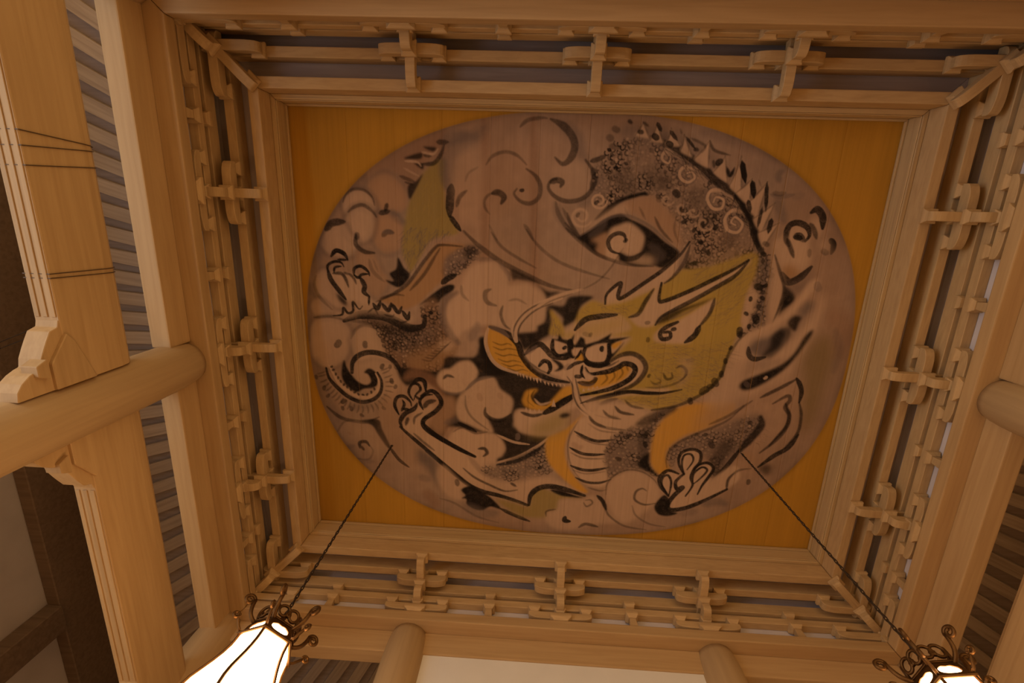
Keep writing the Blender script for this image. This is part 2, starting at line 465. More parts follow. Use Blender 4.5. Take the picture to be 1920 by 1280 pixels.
_nm = {
 'far': {1.6: 'bracket set in the lower row, left of three, above the left column', 0.0: 'bracket set in the lower row, middle of three, above the white wall', -1.6: 'bracket set in the lower row, right of three, above the right column'},
 'near': {-1.6: 'bracket set in the upper row, left of three', 0.0: 'bracket set in the upper row, middle of three', 1.6: 'bracket set in the upper row, right of three'},
 'left': {1.5: 'bracket set in the left row, topmost of three, seen edge on', 0.0: 'bracket set in the left row, middle of three, over the column', -1.5: 'bracket set in the left row, lowest of three'},
 'right': {-1.5: 'bracket set in the right row, topmost of three, seen edge on', 0.0: 'bracket set in the right row, middle of three, over the column', 1.5: 'bracket set in the right row, lowest of three'},
}
for s in _nm:
    for t, lab in _nm[s].items():
        bracket_set(s, t, lab)

def corner_set(sx, sy, label):
    """bracket set at a corner: arms along both walls and two diagonal arms"""
    root = empty('corner_bracket_set', (sx*OX, sy*OY, Z(4.161)), 0.0)
    tag(root, label, 'bracket', 'corner bracket sets of the stepped ceiling')
    zz = 4.161
    dirx, diry = -sx, -sy                 # inward
    ang = math.atan2(diry, dirx)
    def D(n): return (dirx*n, diry*n)     # point at inward offset n on both axes
    x, y = D(-0.048); obj('base_block', M_cbase(), M_BRACKET, root, (x, y, 0))
    for k, (rz, along) in enumerate((((0.0 if dirx > 0 else math.pi), 'x'), ((math.pi/2 if diry > 0 else -math.pi/2), 'y'))):
        o1 = N0 + 0.03
        p = D(o1)
        obj('wall_arm', _share('armAc', lambda: arm_mesh('wall_arm', 0.06, 0.50, 0.085, 0.085, False, True)), M_BRACKET, root, (p[0], p[1], 4.195 - zz), rz)
        q = (p[0] + math.cos(rz)*0.44, p[1] + math.sin(rz)*0.44)
        obj('bearing_block', M_small(), M_BRACKET, root, (q[0], q[1], 4.28 - zz))
        p = D(0.079)
        obj('cross_arm', _share('armBc', lambda: arm_mesh('cross_arm', 0.12, 0.40, 0.10, 0.085, True, True)), M_BRACKET, root, (p[0], p[1], 4.463 - zz), rz)
        q = (p[0] + math.cos(rz)*0.34, p[1] + math.sin(rz)*0.34)
        obj('bearing_block', M_small(), M_BRACKET, root, (q[0], q[1], 4.562 - zz))
    obj('bearing_block', M_small(), M_BRACKET, root, (*D(N0 + 0.03), 4.28 - zz))
    rt = math.sqrt(2)
    p = D(-0.07)
    obj('lower_arm', _share('armC1', lambda: arm_mesh('lower_arm', 0.03, 0.20*rt, 0.10, 0.085, False, True)), M_BRACKET, root, (p[0], p[1], 4.295 - zz), ang)
    obj('bearing_block', M_small(), M_BRACKET, root, (*D(0.09), 4.398 - zz), ang)
    p = D(0.0)
    obj('upper_arm', _share('armC2', lambda: arm_mesh('upper_arm', 0.10, 0.40*rt, 0.078, 0.085, False, True)), M_BRACKET, root, (p[0], p[1], 4.461 - zz), ang)
    obj('bearing_block', M_small(), M_BRACKET, root, (*D(0.334), 4.537 - zz), ang)
    obj('bearing_block', M_small(), M_BRACKET, root, (*D(0.079), 4.562 - zz), ang)
corner_set(-1, -1, 'corner bracket set at the upper left with diagonal arms')
corner_set(1, -1, 'corner bracket set at the upper right with diagonal arms')
corner_set(-1, 1, 'corner bracket set at the lower left behind the left lantern')
corner_set(1, 1, 'corner bracket set at the lower right behind the lantern chain')

def strut(side, t, label):
    a = SIDES[side][0]
    x, y = side_pt(side, t, N0 + 0.03)
    root = empty('strut_block', (x, y, Z(4.161)), a)
    tag(root, label, 'strut', 'small struts with bearing blocks between the bracket sets')
    obj('post', _share('post', lambda: prism_mesh('post', [(-0.045, 0), (0.045, 0), (0.032, 0.112), (-0.032, 0.112)], -0.03, 0.035, 'x', 0.003)), M_BRACKET, root)
    obj('bearing_block', M_small(), M_BRACKET, root, (0, 0, 4.273 - 4.161))
    obj('upper_block', _share('blk2', lambda: frustum_mesh('upper_block', 0.045, 0.04, 0.062, 0.052, 0, 0.03, 0.063)), M_BRACKET, root, (0, 0.005, 4.421 - 4.161))
_ord4 = ('leftmost', 'second from left', 'second from right', 'rightmost')
_ordv = ('topmost', 'second from top', 'second from bottom', 'lowest')
for s, ts in (('far', (2.56, 0.79, -0.79, -2.56)), ('near', (-2.56, -0.79, 0.79, 2.56)), ('left', (2.13, 0.75, -0.75, -2.13)), ('right', (-2.13, -0.75, 0.75, 2.13))):
    row = {'far': 'lower', 'near': 'upper', 'left': 'left', 'right': 'right'}[s]
    for k, t in enumerate(ts):
        strut(s, t, 'small strut with bearing blocks between brackets, %s in the %s row' % ((_ord4 if s in ('far', 'near') else _ordv)[k], row))

# ------------------------------------------------------------------ aisle: fan rafters, roof boards, outer walls
AX, AY = 6.15, 5.55
ceil = obj('ceiling', box_mesh('ceiling', -AX - 0.2, AX + 0.2, -AY - 0.2, AY + 0.2, 0, 0.04, 0), M_ROOFBOARD, None, (0, 0, Z(5.10)))
tag(ceil, 'dark roof boards above the radiating rafters of the side aisles', kind='structure')
def rect_hit(ca, sa, hx, hy):
    return min(hx/abs(ca) if abs(ca) > 1e-9 else 1e9, hy/abs(sa) if abs(sa) > 1e-9 else 1e9)
NR = 138
for i in range(NR):
    th = 2*math.pi*(i + 0.5)/NR
    ca, sa = math.cos(th), math.sin(th)
    r0 = rect_hit(ca, sa, OX + 0.30, OY + 0.30); r1 = rect_hit(ca, sa, AX, AY)
    L = r1 - r0
    bm = bmesh.new()
    me = box_mesh('rafter', 0, L, -0.07, 0.07, -0.075, 0.0, 0)
    o = obj('rafter', me, M_RAFTER, ceil, (ca*r0, sa*r0, -0.002), th)

def wall_block(name, x0, x1, y0, y1, z0, z1, mat, label):
    cx, cy, cz = (x0+x1)/2, (y0+y1)/2, (z0+z1)/2
    o = obj(name, box_mesh(name, x0-cx, x1-cx, y0-cy, y1-cy, z0-cz, z1-cz, 0), mat, None, (cx, cy, cz))
    return tag(o, label, kind='structure')
wl = wall_block('wall_outer_left', -AX-0.10, -AX, -AY, AY, Z(2.2), Z(5.1), M_GREYWALL, 'grey plastered upper wall of the left aisle')
wr = wall_block('wall_outer_right', AX, AX+0.10, -AY, AY, Z(1.1), Z(5.1), M_GREYWALL, 'grey plastered upper wall of the right aisle')
wf = wall_block('wall_outer_far', -AX-0.1, AX+0.1, AY, AY+0.10, FLOOR, Z(5.1), M_GREYWALL, 'grey plastered wall of the far aisle')
def timber(name, parent_loc, x0, x1, y0, y1, z0, z1, label, cat, group, mat=M_DARKTIMBER):
    cx, cy, cz = (x0+x1)/2, (y0+y1)/2, (z0+z1)/2
    o = obj(name, box_mesh(name, x0-cx, x1-cx, y0-cy, y1-cy, z0-cz, z1-cz, 0.01), mat, None, (cx, cy, cz))
    return tag(o, label, cat, group)
for sg, wd in ((-1, 'left'), (1, 'right')):
    xa, xb = sorted((sg*(AX-0.16), sg*(AX-0.001)))
    timber('aisle_beam', None, xa, xb, -AY, AY, Z(4.42), Z(5.098), 'dark horizontal beam on the grey plaster wall of the %s aisle' % wd, 'beam', 'dark beams of the aisle walls')
    timber('aisle_beam', None, xa, xb, -AY, AY, Z(2.06 if sg < 0 else 0.96), Z(2.24 if sg < 0 else 1.14), 'dark lintel over the open doorways of the %s aisle' % wd, 'beam', 'dark beams of the aisle walls')
    for yy, wy in ((-3.4, 'upper'), (0.0, 'middle'), (3.5, 'lower')):
        xc, xd = sorted((sg*(AX-0.20), sg*(AX-0.001)))
        timber('aisle_post', None, xc, xd, yy-0.17, yy+0.17, 0.0, Z(4.42), 'dark square post in the grey wall of the %s aisle, %s one in view order' % (wd, wy), 'post', 'dark posts of the aisle walls')
for nx, wd in ((-3.6, 'left'), (3.6, 'right')):
    timber('aisle_post', None, nx-0.15, nx+0.15, AY-0.2, AY-0.001, 0.0, Z(4.42), 'dark square post in the far aisle wall on the %s' % wd, 'post', 'dark posts of the aisle walls')

# hanging white wall under the far middle tie beam
ww = wall_block('wall_far_white', -1.44, 1.44, OY+0.185, OY+0.255, Z(0.9), Z(3.798), M_WHITEWALL, 'white hanging wall between the two far columns')

# two thin wires crossing the left aisle
for k, (pa, pb) in enumerate((((-5.942, 0.095, 4.247), (-3.717, -0.60, 3.08)), ((-5.942, 0.155, 4.233), (-3.717, -0.548, 3.068)))):
    bm = bmesh.new()
    tube_into(bm, [(pa[0], pa[1], Z(pa[2])), (pb[0], pb[1], Z(pb[2]))], 0.004, 5)
    o = obj('aisle_wire', finish(bm, 'aisle_wire'), M_CHAIN)
    tag(o, 'thin wire stretched from the left aisle post to the carved beam, ' + ('upper' if k == 0 else 'lower') + ' of two', 'wire', 'two thin wires in the left aisle')

# ------------------------------------------------------------------ hanging lanterns
def scroll_pts(kind, n=26):
    """flat scroll in (r, z): a stem rising outwards that curls over"""
    pts = []
    if kind == 'horn':
        for k in range(9):
            t = k/8
            pts.append((0.0 + 0.085*t + 0.018*math.sin(t*math.pi), 0.125*t - 0.02*math.sin(t*math.pi)))
        cx0, cz0 = pts[-1][0] + 0.031, pts[-1][1] - 0.008
        for k in range(n):
            a = math.pi*0.92 - k/(n-1)*math.pi*2.6
            r = 0.034*(1 - 0.55*k/(n-1))
            pts.append((cx0 + r*math.cos(a), cz0 + r*math.sin(a)))
    else:
        for k in range(n):
            a = math.pi*1.15 - k/(n-1)*math.pi*2.2
            r = 0.045*(1 - 0.45*k/(n-1))
            pts.append((0.036 + r*math.cos(a), 0.052 + r*1.1*math.sin(a)))
    return pts

HEXA = [math.pi/6 + k*math.pi/3 for k in range(6)]
def hexring(r, z, rot=0.0):
    return [(r*math.cos(a+rot), r*math.sin(a+rot), z) for a in HEXA]

def lantern(x, y, zh, label, rot):
    """hexagonal hanging lantern; local z = 0 at the top of its metal cap"""
    zc = Z(zh)
    root = empty('hanging_lantern', (x, y, zc), rot)
    tag(root, label, 'lantern', 'hexagonal hanging lanterns with opal glass')
    # chain with links up to the painted ceiling
    bm = bmesh.new()
    n = int((Z(5.0) - zc)/0.041); step = (Z(5.0) - zc - 0.16) / n
    for i in range(n):
        zc0 = 0.13 + (i + 0.5)*step
        a = (i % 2)*math.pi/2
        pts = []
        for k in range(8):
            t = 2*math.pi*k/8
            u = 0.0085*math.cos(t); w = (step*0.78)*math.sin(t)
            pts.append((u*math.cos(a), u*math.sin(a), zc0 + w))
        tube_into(bm, pts, 0.0048, 4, closed=True, up=(math.sin(a), -math.cos(a), 0.0))
    obj('chain', finish(bm, 'chain'), M_CHAIN, root)
    bm = bmesh.new()
    tube_into(bm, [(0.012*math.cos(t), 0.0, Z(5.0) - zc - 0.022 + 0.016*math.sin(t)) for t in [2*math.pi*k/10 for k in range(10)]], 0.004, 5, closed=True, up=(0, 1, 0))
    obj('ceiling_hook', finish(bm, 'ceiling_hook'), M_CHAIN, root)
    # hub and domed top of the cap
    obj('hub', lathe_mesh('hub', [(0.012, 0.135), (0.02, 0.12), (0.014, 0.10), (0.030, 0.07), (0.05, 0.045), (0.058, 0.0)], 16), M_BRASS, root, smooth=True)
    bm = bmesh.new()
    R0 = [bm.verts.new(p) for p in hexring(0.055, 0.03)]; R1 = [bm.verts.new(p) for p in hexring(0.152, 0.0)]
    R2 = [bm.verts.new(p) for p in hexring(0.160, -0.015)]; R3 = [bm.verts.new(p) for p in hexring(0.145, -0.015)]
    bm.faces.new(R0); bm.faces.new(list(reversed(R3)))
    for A, B in ((R0, R1), (R1, R2), (R2, R3)):
        for k in range(6): bm.faces.new((A[k], A[(k+1) % 6], B[(k+1) % 6], B[k]))
    obj('cap_roof', finish(bm, 'cap_roof', 0.002), M_BRASS, root)
    # band: six faces with an opening each, glowing glass behind
    za, zb, ra, rb = -0.015, -0.120, 0.148, 0.182
    def on_face(k, u, v, off=0.0):
        """u in -1..1 across the face, v in 0..1 downwards"""
        r = ra + (rb - ra)*v + off
        a0, a1 = HEXA[k], HEXA[(k+1) % 6]
        p0 = Vector((r*math.cos(a0), r*math.sin(a0), za + (zb-za)*v)); p1 = Vector((r*math.cos(a1), r*math.sin(a1), za + (zb-za)*v))
        return p0.lerp(p1, (u+1)/2)
    for k in range(6):
        bm = bmesh.new()
        N = 28
        outer, inner, o2, i2 = [], [], [], []
        for j in range(N):
            t = 2*math.pi*j/N
            c, s_ = math.cos(t), math.sin(t)
            m = max(abs(c), abs(s_))
            ou, ov = c/m, s_/m
            q = 2.6
            rr = (abs(c)**q + abs(s_)**q)**(-1/q)
            cusp = 0.05*math.sin(7*t) if s_ < -0.2 else 0.0
            iu, iv = c*rr*0.72, s_*rr*(0.54 - cusp)
            outer.append(bm.verts.new(on_face(k, ou, (ov+1)/2))); inner.append(bm.verts.new(on_face(k, iu, (iv+1)/2)))
            o2.append(bm.verts.new(on_face(k, ou, (ov+1)/2, -0.008))); i2.append(bm.verts.new(on_face(k, iu, (iv+1)/2, -0.008)))
        for j in range(N):
            jj = (j+1) % N
            bm.faces.new((outer[j], outer[jj], inner[jj], inner[j]))
            bm.faces.new((inner[j], inner[jj], i2[jj], i2[j]))
            bm.faces.new((o2[j], i2[j], i2[jj], o2[jj]))
            bm.faces.new((outer[j], o2[j], o2[jj], outer[jj]))
        pl = obj('band_plate', finish(bm, 'band_plate'), M_BRASS, root)
        bm = bmesh.new()
        q = [bm.verts.new(on_face(k, u, v, -0.013)) for u, v in ((-0.9, 0.06), (0.9, 0.06), (0.9, 0.94), (-0.9, 0.94))]
        q2 = [bm.verts.new(on_face(k, u, v, -0.017)) for u, v in ((-0.9, 0.06), (0.9, 0.06), (0.9, 0.94), (-0.9, 0.94))]
        bm.faces.new(q); bm.faces.new(q2)
        for j in range(4): bm.faces.new((q[j], q[(j+1) % 4], q2[(j+1) % 4], q2[j]))
        obj('band_glass', finish(bm, 'band_glass'), M_GLOW, pl)
    # lower rim of the band
    bm = bmesh.new(); tube_into(bm, hexring(0.188, -0.122), 0.010, 6, closed=True)
    obj('rim', finish(bm, 'rim'), M_BRASS, root)
    # bell shaped glass panels and ribs
    GP = [(0.170, -0.125), (0.171, -0.155), (0.175, -0.20), (0.189, -0.26), (0.210, -0.325), (0.235, -0.39), (0.258, -0.45), (0.272, -0.51), (0.270, -0.57), (0.246, -0.625), (0.195, -0.67), (0.13, -0.69)]
    for k in range(6):
        bm = bmesh.new(); rows = []
        for r, z in GP:
            a0, a1 = HEXA[k], HEXA[(k+1) % 6]
            p0 = Vector((r*math.cos(a0), r*math.sin(a0), z)); p1 = Vector((r*math.cos(a1), r*math.sin(a1), z))
            am = (a0 + a1)/2 if k < 5 else a0 + math.pi/6
            out = Vector((math.cos(am), math.sin(am), 0))
            rows.append([bm.verts.new(p0.lerp(p1, u) + out*0.008*(1-(2*u-1)**2)) for u in (0, 0.25, 0.5, 0.75, 1)])
        for A, B in zip(rows, rows[1:]):
            for j in range(4): bm.faces.new((A[j], A[j+1], B[j+1], B[j]))
        me = finish(bm, 'glass_panel')
        obj('glass_panel', me, M_GLOW, root, smooth=True)
        bm = bmesh.new()
        tube_into(bm, [((r+0.006)*math.cos(HEXA[k]), (r+0.006)*math.sin(HEXA[k]), z) for r, z in GP], 0.0095, 6)
        obj('rib', finish(bm, 'rib'), M_BRASS, root)
    obj('bottom_finial', lathe_mesh('bottom_finial', [(0.14, -0.685), (0.135, -0.70), (0.06, -0.715), (0.035, -0.74), (0.045, -0.765), (0.03, -0.79), (0.006, -0.81)], 16), M_BRASS, root, smooth=True)
    # scrolls: horns at the corners, small curls on the faces
    for k in range(6):
        a = HEXA[k]
        bm = bmesh.new()
        sp = scroll_pts('horn')
        tube_into(bm, [((0.135 + r)*math.cos(a), (0.135 + r)*math.sin(a), -0.02 + z) for r, z in sp], [0.014 - 0.004*i/len(sp) for i in range(len(sp))], 6, up=(-math.sin(a), math.cos(a), 0.0))
        obj('scroll_horn', finish(bm, 'scroll_horn'), M_BRASS, root, smooth=True)
        am = a + math.pi/6
        for sg in (-1, 1):
            bm = bmesh.new()
            sp = scroll_pts('curl')
            ex, ey = -math.sin(am)*sg, math.cos(am)*sg
            tube_into(bm, [(0.128*math.cos(am) + ex*r, 0.128*math.sin(am) + ey*r, 0.0 + z) for r, z in sp], 0.010, 5, up=(math.cos(am), math.sin(am), 0.0))
            obj('scroll_curl', finish(bm, 'scroll_curl'), M_BRASS, root, smooth=True)
        # lower side curls hanging from the rim corners
        bm = bmesh.new()
        sp = [(0.0, 0.0), (0.03, 0.02), (0.055, 0.05), (0.075, 0.075)] + [(0.088 + 0.022*(1-0.5*j/17)*math.cos(math.pi*0.9 - j/17*math.pi*2.4), 0.078 + 0.022*(1-0.5*j/17)*math.sin(math.pi*0.9 - j/17*math.pi*2.4)) for j in range(18)]
        tube_into(bm, [((0.175 + r)*math.cos(a), (0.175 + r)*math.sin(a), -0.112 + z) for r, z in sp], 0.0095, 5, up=(-math.sin(a), math.cos(a), 0.0))
        obj('rim_curl', finish(bm, 'rim_curl'), M_BRASS, root, smooth=True)
    return root
lantern(-2.035, 1.28, 2.39, 'lit hexagonal lantern with brass scrolls at the lower left', math.radians(8))
lantern(2.0, 1.15, 2.28, 'lit hexagonal lantern at the lower right corner, mostly cut off', math.radians(20))

# ------------------------------------------------------------------ the ceiling painting
# The dragon is painted on boards: colours are laid down on a fine grid of the boards in panel metres.
DX = 0.0065
GX = int(round(2*PX/DX)); GY = int(round(2*PY/DX))
gxs = np.linspace(-PX, PX, GX + 1); gys = np.linspace(-PY, PY, GY + 1)
dxx = gxs[1]-gxs[0]; dyy = gys[1]-gys[0]
rng = np.random.default_rng(7)
# image pixels -> panel metres by the camera homography; strokes traced in image crops
IMG_TO_PANEL = np.array([[0.005123829, 0.000350193, -5.725789302], [-0.000238055, 0.005340272, -3.230451134], [4.922e-05, -0.00026201, 1.0]])
CROP_ORIGIN = {'A': (570,210), 'B': (570,430), 'C': (570,640), 'D': (800,780), 'E': (830,210), 'F': (1060,210), 'G': (1300,230), 'H': (820,430),
         'I': (1060,400), 'J': (1300,430), 'K': (890,560), 'L': (1100,560), 'M': (1020,760), 'N': (1200,760), 'O': (1330,600), 'Q': (700,680)}  # pixel origins of the image crops
SC = 16/3.0
UNIT = 0.0011/DX                   # one enlarged image pixel in grid cells

def to_grid(crop, pts):
    p = np.asarray(pts, float)/SC + np.array(CROP_ORIGIN[crop], float)
    q = np.c_[p, np.ones(len(p))] @ IMG_TO_PANEL.T
    q = q[:, :2]/q[:, 2:3]
    return np.c_[(q[:, 0] + PX)/dxx, (q[:, 1] + PY)/dyy]

def gather(crop, pts):
    if isinstance(crop, (list, tuple)):
        return np.vstack([to_grid(s, p) for s, p in crop])
    return to_grid(crop, pts)

def spline(p, closed=False, per=None):
    n = len(p)
    if n == 1: return p
    if n == 2 and not closed:
        m = max(2, int(np.hypot(*(p[1]-p[0]))))
        t = np.linspace(0, 1, m)[:, None]
        return p[0] + (p[1]-p[0])*t
    out = []
    rngi = range(n if closed else n-1)
    for i in rngi:
        if closed:
            a, b, c, d = p[i-1], p[i], p[(i+1) % n], p[(i+2) % n]
        else:
            a, b, c, d = p[max(i-1, 0)], p[i], p[i+1], p[min(i+2, n-1)]
        m = max(2, int(np.hypot(*(c-b))*1.0))
        t = np.linspace(0, 1, m, endpoint=False)[:, None]
        out.append(0.5*((2*b) + (c-a)*t + (2*a-5*b+4*c-d)*t**2 + (3*b-a-3*c+d)*t**3))
    if not closed: out.append(p[-1:])
    return np.vstack(out)

canvas = np.zeros((GY+1, GX+1, 3), np.float32)
def smooth_noise(sx, sy, seed, octaves=1):
    r = np.random.default_rng(seed)
    tot = np.zeros((GY+1, GX+1), np.float32); amp = 1.0; s = 0.0
    for _ in range(octaves):
        ny, nx = max(2, int(2*PY/sy)+2), max(2, int(2*PX/sx)+2)
        g = r.random((ny, nx)).astype(np.float32)
        yy = np.linspace(0, ny-1.001, GY+1); xx = np.linspace(0, nx-1.001, GX+1)
        yi = yy.astype(int); xi = xx.astype(int)
        fy = (yy-yi)[:, None]; fx = (xx-xi)[None, :]
        fy = fy*fy*(3-2*fy); fx = fx*fx*(3-2*fx)
        v = (g[yi][:, xi]*(1-fy)*(1-fx) + g[yi+1][:, xi]*fy*(1-fx) + g[yi][:, xi+1]*(1-fy)*fx + g[yi+1][:, xi+1]*fy*fx)
        tot += amp*v; s += amp; amp *= 0.5; sx /= 2; sy /= 2
    return tot/s
BRUSH = (0.6*smooth_noise(0.035, 0.035, 3, 2) + 0.4*rng.random((GY+1, GX+1)).astype(np.float32))

INK = (0.017, 0.013, 0.011); PAPER = (0.375, 0.243, 0.160); PALE = (0.53, 0.355, 0.232); GREY = (0.15, 0.112, 0.095)
OLIVE = (0.30, 0.21, 0.066); MANE = (0.43, 0.285, 0.065); ORANGE = (0.56, 0.285, 0.045); PEACH = (0.40, 0.235, 0.135)
REDB = (0.26, 0.135, 0.075); RUST = (0.37, 0.20, 0.085); GOLD = (0.465, 0.238, 0.032); SHADE = (0.17, 0.118, 0.094)

def blend(y0, y1, x0, x1, mask, col, a):
    sub = canvas[y0:y1, x0:x1]
    m = (mask*a)[..., None].astype(np.float32)
    sub *= (1-m); sub += m*np.array(col, np.float32)

def s(crop, pts, w, a=1.0, col=INK, taper=0.35, soft=1.3):
    """brush stroke"""
    if soft == 1.3 and a < 0.86: soft = 2.3
    p = spline(gather(crop, pts))
    r = max(0.45, w*UNIT*(0.56 if soft < 2.5 else 0.5))
    x0 = max(0, int(p[:, 0].min()-r-soft-2)); x1 = min(GX+1, int(p[:, 0].max()+r+soft+3))
    y0 = max(0, int(p[:, 1].min()-r-soft-2)); y1 = min(GY+1, int(p[:, 1].max()+r+soft+3))
    if x1 <= x0 or y1 <= y0: return
    mask = np.zeros((y1-y0, x1-x0), np.float32)
    n = len(p)
    ts = np.linspace(0, 1, n) if n > 1 else np.array([0.5])
    pr = np.minimum(1.0, np.minimum(taper + (1-taper)*ts*4.5, taper + (1-taper)*(1-ts)*3.2))
    step = max(1, int(r*0.35))
    for i in range(0, n, step):
        rr = max(0.4, r*pr[i]); R = rr + soft + 1
        px, py = p[i]
        ax, bx = max(x0, int(px-R)), min(x1, int(px+R)+2)
        ay, by = max(y0, int(py-R)), min(y1, int(py+R)+2)
        if bx <= ax or by <= ay: continue
        d = np.hypot(np.arange(ax, bx)[None, :]-px, np.arange(ay, by)[:, None]-py)
        m = np.clip((rr-d)/soft + 0.5, 0, 1)
        sub = mask[ay-y0:by-y0, ax-x0:bx-x0]
        np.maximum(sub, m, out=sub)
    mask *= 0.72 + 0.46*BRUSH[y0:y1, x0:x1]
    blend(y0, y1, x0, x1, np.clip(mask, 0, 1), col, a)

def wash(crop, pts, w, a=0.4, col=SHADE):
    s(crop, pts, w, a, col, 0.5, max(2.0, w*UNIT*0.45))

def dot(crop, x, y, w, a=0.9, col=INK):
    h = (x*12.9898 + y*78.233) % 6.283
    c, q = math.cos(h), math.sin(h)
    s(crop, [(x-w*0.42*c, y-w*0.42*q), (x+w*0.10*q, y-w*0.10*c), (x+w*0.45*c, y+w*0.45*q)], w*0.78, a, col, 0.3, 1.6)

def puff(crop, pts, a=0.7, halo=0.45, hw=90, col=None):
    """cloud puff: dark wash round its outline, then the pale body"""
    s(crop, list(pts) + [pts[0]], hw, halo, SHADE, 0.95, hw*UNIT*0.4)
    f(crop, pts, col or PALE, a, 2)

def poly_mask(p, feather):
    x0 = max(0, int(p[:, 0].min()-feather-2)); x1 = min(GX+1, int(p[:, 0].max()+feather+3))
    y0 = max(0, int(p[:, 1].min()-feather-2)); y1 = min(GY+1, int(p[:, 1].max()+feather+3))
    if x1 <= x0 or y1 <= y0: return None
    mask = np.zeros((y1-y0, x1-x0), np.float32)
    xa, ya = p[:, 0], p[:, 1]; xb, yb = np.roll(xa, -1), np.roll(ya, -1)
    xs = np.arange(x0, x1)
    for j in range(y0, y1):
        for sub in (-0.25, 0.25):
            yv = j + sub
            c = ((ya <= yv) & (yb > yv)) | ((yb <= yv) & (ya > yv))
            if not c.any(): continue
            xi = np.sort(xa[c] + (yv-ya[c])*(xb[c]-xa[c])/(yb[c]-ya[c]))
            row = mask[j-y0]
            for k in range(0, len(xi)-1, 2):
                row += 0.5*np.clip(np.minimum(xs+0.5, xi[k+1]) - np.maximum(xs-0.5, xi[k]), 0, 1)
    k = int(feather)
    if k >= 1:
        for _ in range(2):
            for ax in (0, 1):
                pad = [(0, 0), (0, 0)]; pad[ax] = (k+1, k)
                cs = np.cumsum(np.pad(mask, pad), axis=ax)
                mask = (cs[2*k+1:] - cs[:-2*k-1])/(2*k+1) if ax == 0 else (cs[:, 2*k+1:] - cs[:, :-2*k-1])/(2*k+1)
    return x0, x1, y0, y1, np.clip(mask, 0, 1)

def f(crop, pts, col, a=1.0, feather=1, sharp=False):
    """filled patch of colour"""
    p = gather(crop, pts)
    p = p if sharp else spline(p, True)
    r = poly_mask(p, feather)
    if r is None: return
    x0, x1, y0, y1, m = r
    blend(y0, y1, x0, x1, m*(0.88 + 0.2*BRUSH[y0:y1, x0:x1]).clip(0, 1), col, a)

def scales(crop, pts, pitch, ang=0.0, a=0.7, w=9, seed=1, dens=None, light=0.5, jit=0.3, col=INK):
    """rows of small brushed scales inside an outline"""
    p = gather(crop, pts); p = spline(p, True)
    r = poly_mask(p, 0)
    if r is None: return
    x0, x1, y0, y1, m = r
    rg = np.random.default_rng(seed)
    q = pitch*UNIT
    ca, sa = math.cos(ang), math.sin(ang)
    cx, cy = (x0+x1)/2, (y0+y1)/2; Rm = max(x1-x0, y1-y0)
    NB = smooth_noise(0.16, 0.16, seed+50, 2)
    k = int(Rm/q)
    for i in range(-k, k+1):
        for j in range(-k, k+1):
            u = (i + 0.5*(j & 1))*q + rg.normal()*q*jit*0.4; v = j*q*0.8 + rg.normal()*q*jit*0.4
            x, y = cx + u*ca - v*sa, cy + u*sa + v*ca
            xi, yi = int(round(x)), int(round(y))
            if not (x0 <= xi < x1 and y0 <= yi < y1) or m[yi-y0, xi-x0] < 0.5: continue
            al = a*np.clip((NB[yi, xi]-0.32)*3.0, 0.12, 1.0)
            h = q*0.5
            if light and rg.random() < light:
                stamp(x + rg.normal()*h*0.3, y + rg.normal()*h*0.3, h*rg.uniform(0.3, 0.6), PALE, rg.uniform(0.15, 0.5))
            o = rg.normal()*0.5; h *= rg.uniform(0.75, 1.15); al *= rg.uniform(0.5, 1.2)
            for t in np.linspace(0.1 + o, math.pi-0.1 + o, 6):
                du, dv = h*math.cos(t), h*math.sin(t)*0.9
                stamp(x + du*ca - dv*sa, y + du*sa + dv*ca, w*UNIT*0.5, col, min(1, al))
            if rg.random() < 0.10:
                stamp(x, y, h*0.8, INK, min(1, al))

def stamp(px, py, r, col, a):
    R = r + 1.6
    ax, bx = max(0, int(px-R)), min(GX+1, int(px+R)+2); ay, by = max(0, int(py-R)), min(GY+1, int(py+R)+2)
    if bx <= ax or by <= ay: return
    d = np.hypot(np.arange(ax, bx)[None, :]-px, np.arange(ay, by)[:, None]-py)
    blend(ay, by, ax, bx, np.clip((r-d)/1.2 + 0.5, 0, 1), col, a)

def hairs(crop, pts, ang, ln, n, col, a=0.3, w=7, seed=5, spread=0.35):
    p = spline(gather(crop, pts), True); r = poly_mask(p, 0)
    x0, x1, y0, y1, m = r
    rg = np.random.default_rng(seed); c = 0
    for _ in range(n*6):
        if c >= n: break
        x = rg.uniform(x0, x1-1); y = rg.uniform(y0, y1-1)
        if m[int(y)-y0, int(x)-x0] < 0.5: continue
        c += 1
        t = ang + rg.normal()*spread; L = ln*UNIT*rg.uniform(0.5, 1.2); k = rg.normal()*0.15
        for q in np.linspace(0, 1, max(4, int(L/1.2))):
            stamp(x + L*q*math.cos(t + k*q), y + L*q*math.sin(t + k*q), w*UNIT*0.5*(1-0.6*q), col, a*0.5)

def spiral(crop, cx, cy, r0, turns, w, col, a=1.0, start=0.0, sgn=1, r1=0.12):
    n = int(18*turns)
    pts = [(cx + r0*(1-(1-r1)*k/n)*math.cos(start + sgn*2*math.pi*turns*k/n), cy + r0*(1-(1-r1)*k/n)*math.sin(start + sgn*2*math.pi*turns*k/n)) for k in range(n+1)]
    s(crop, pts, w, a, col, 0.5)

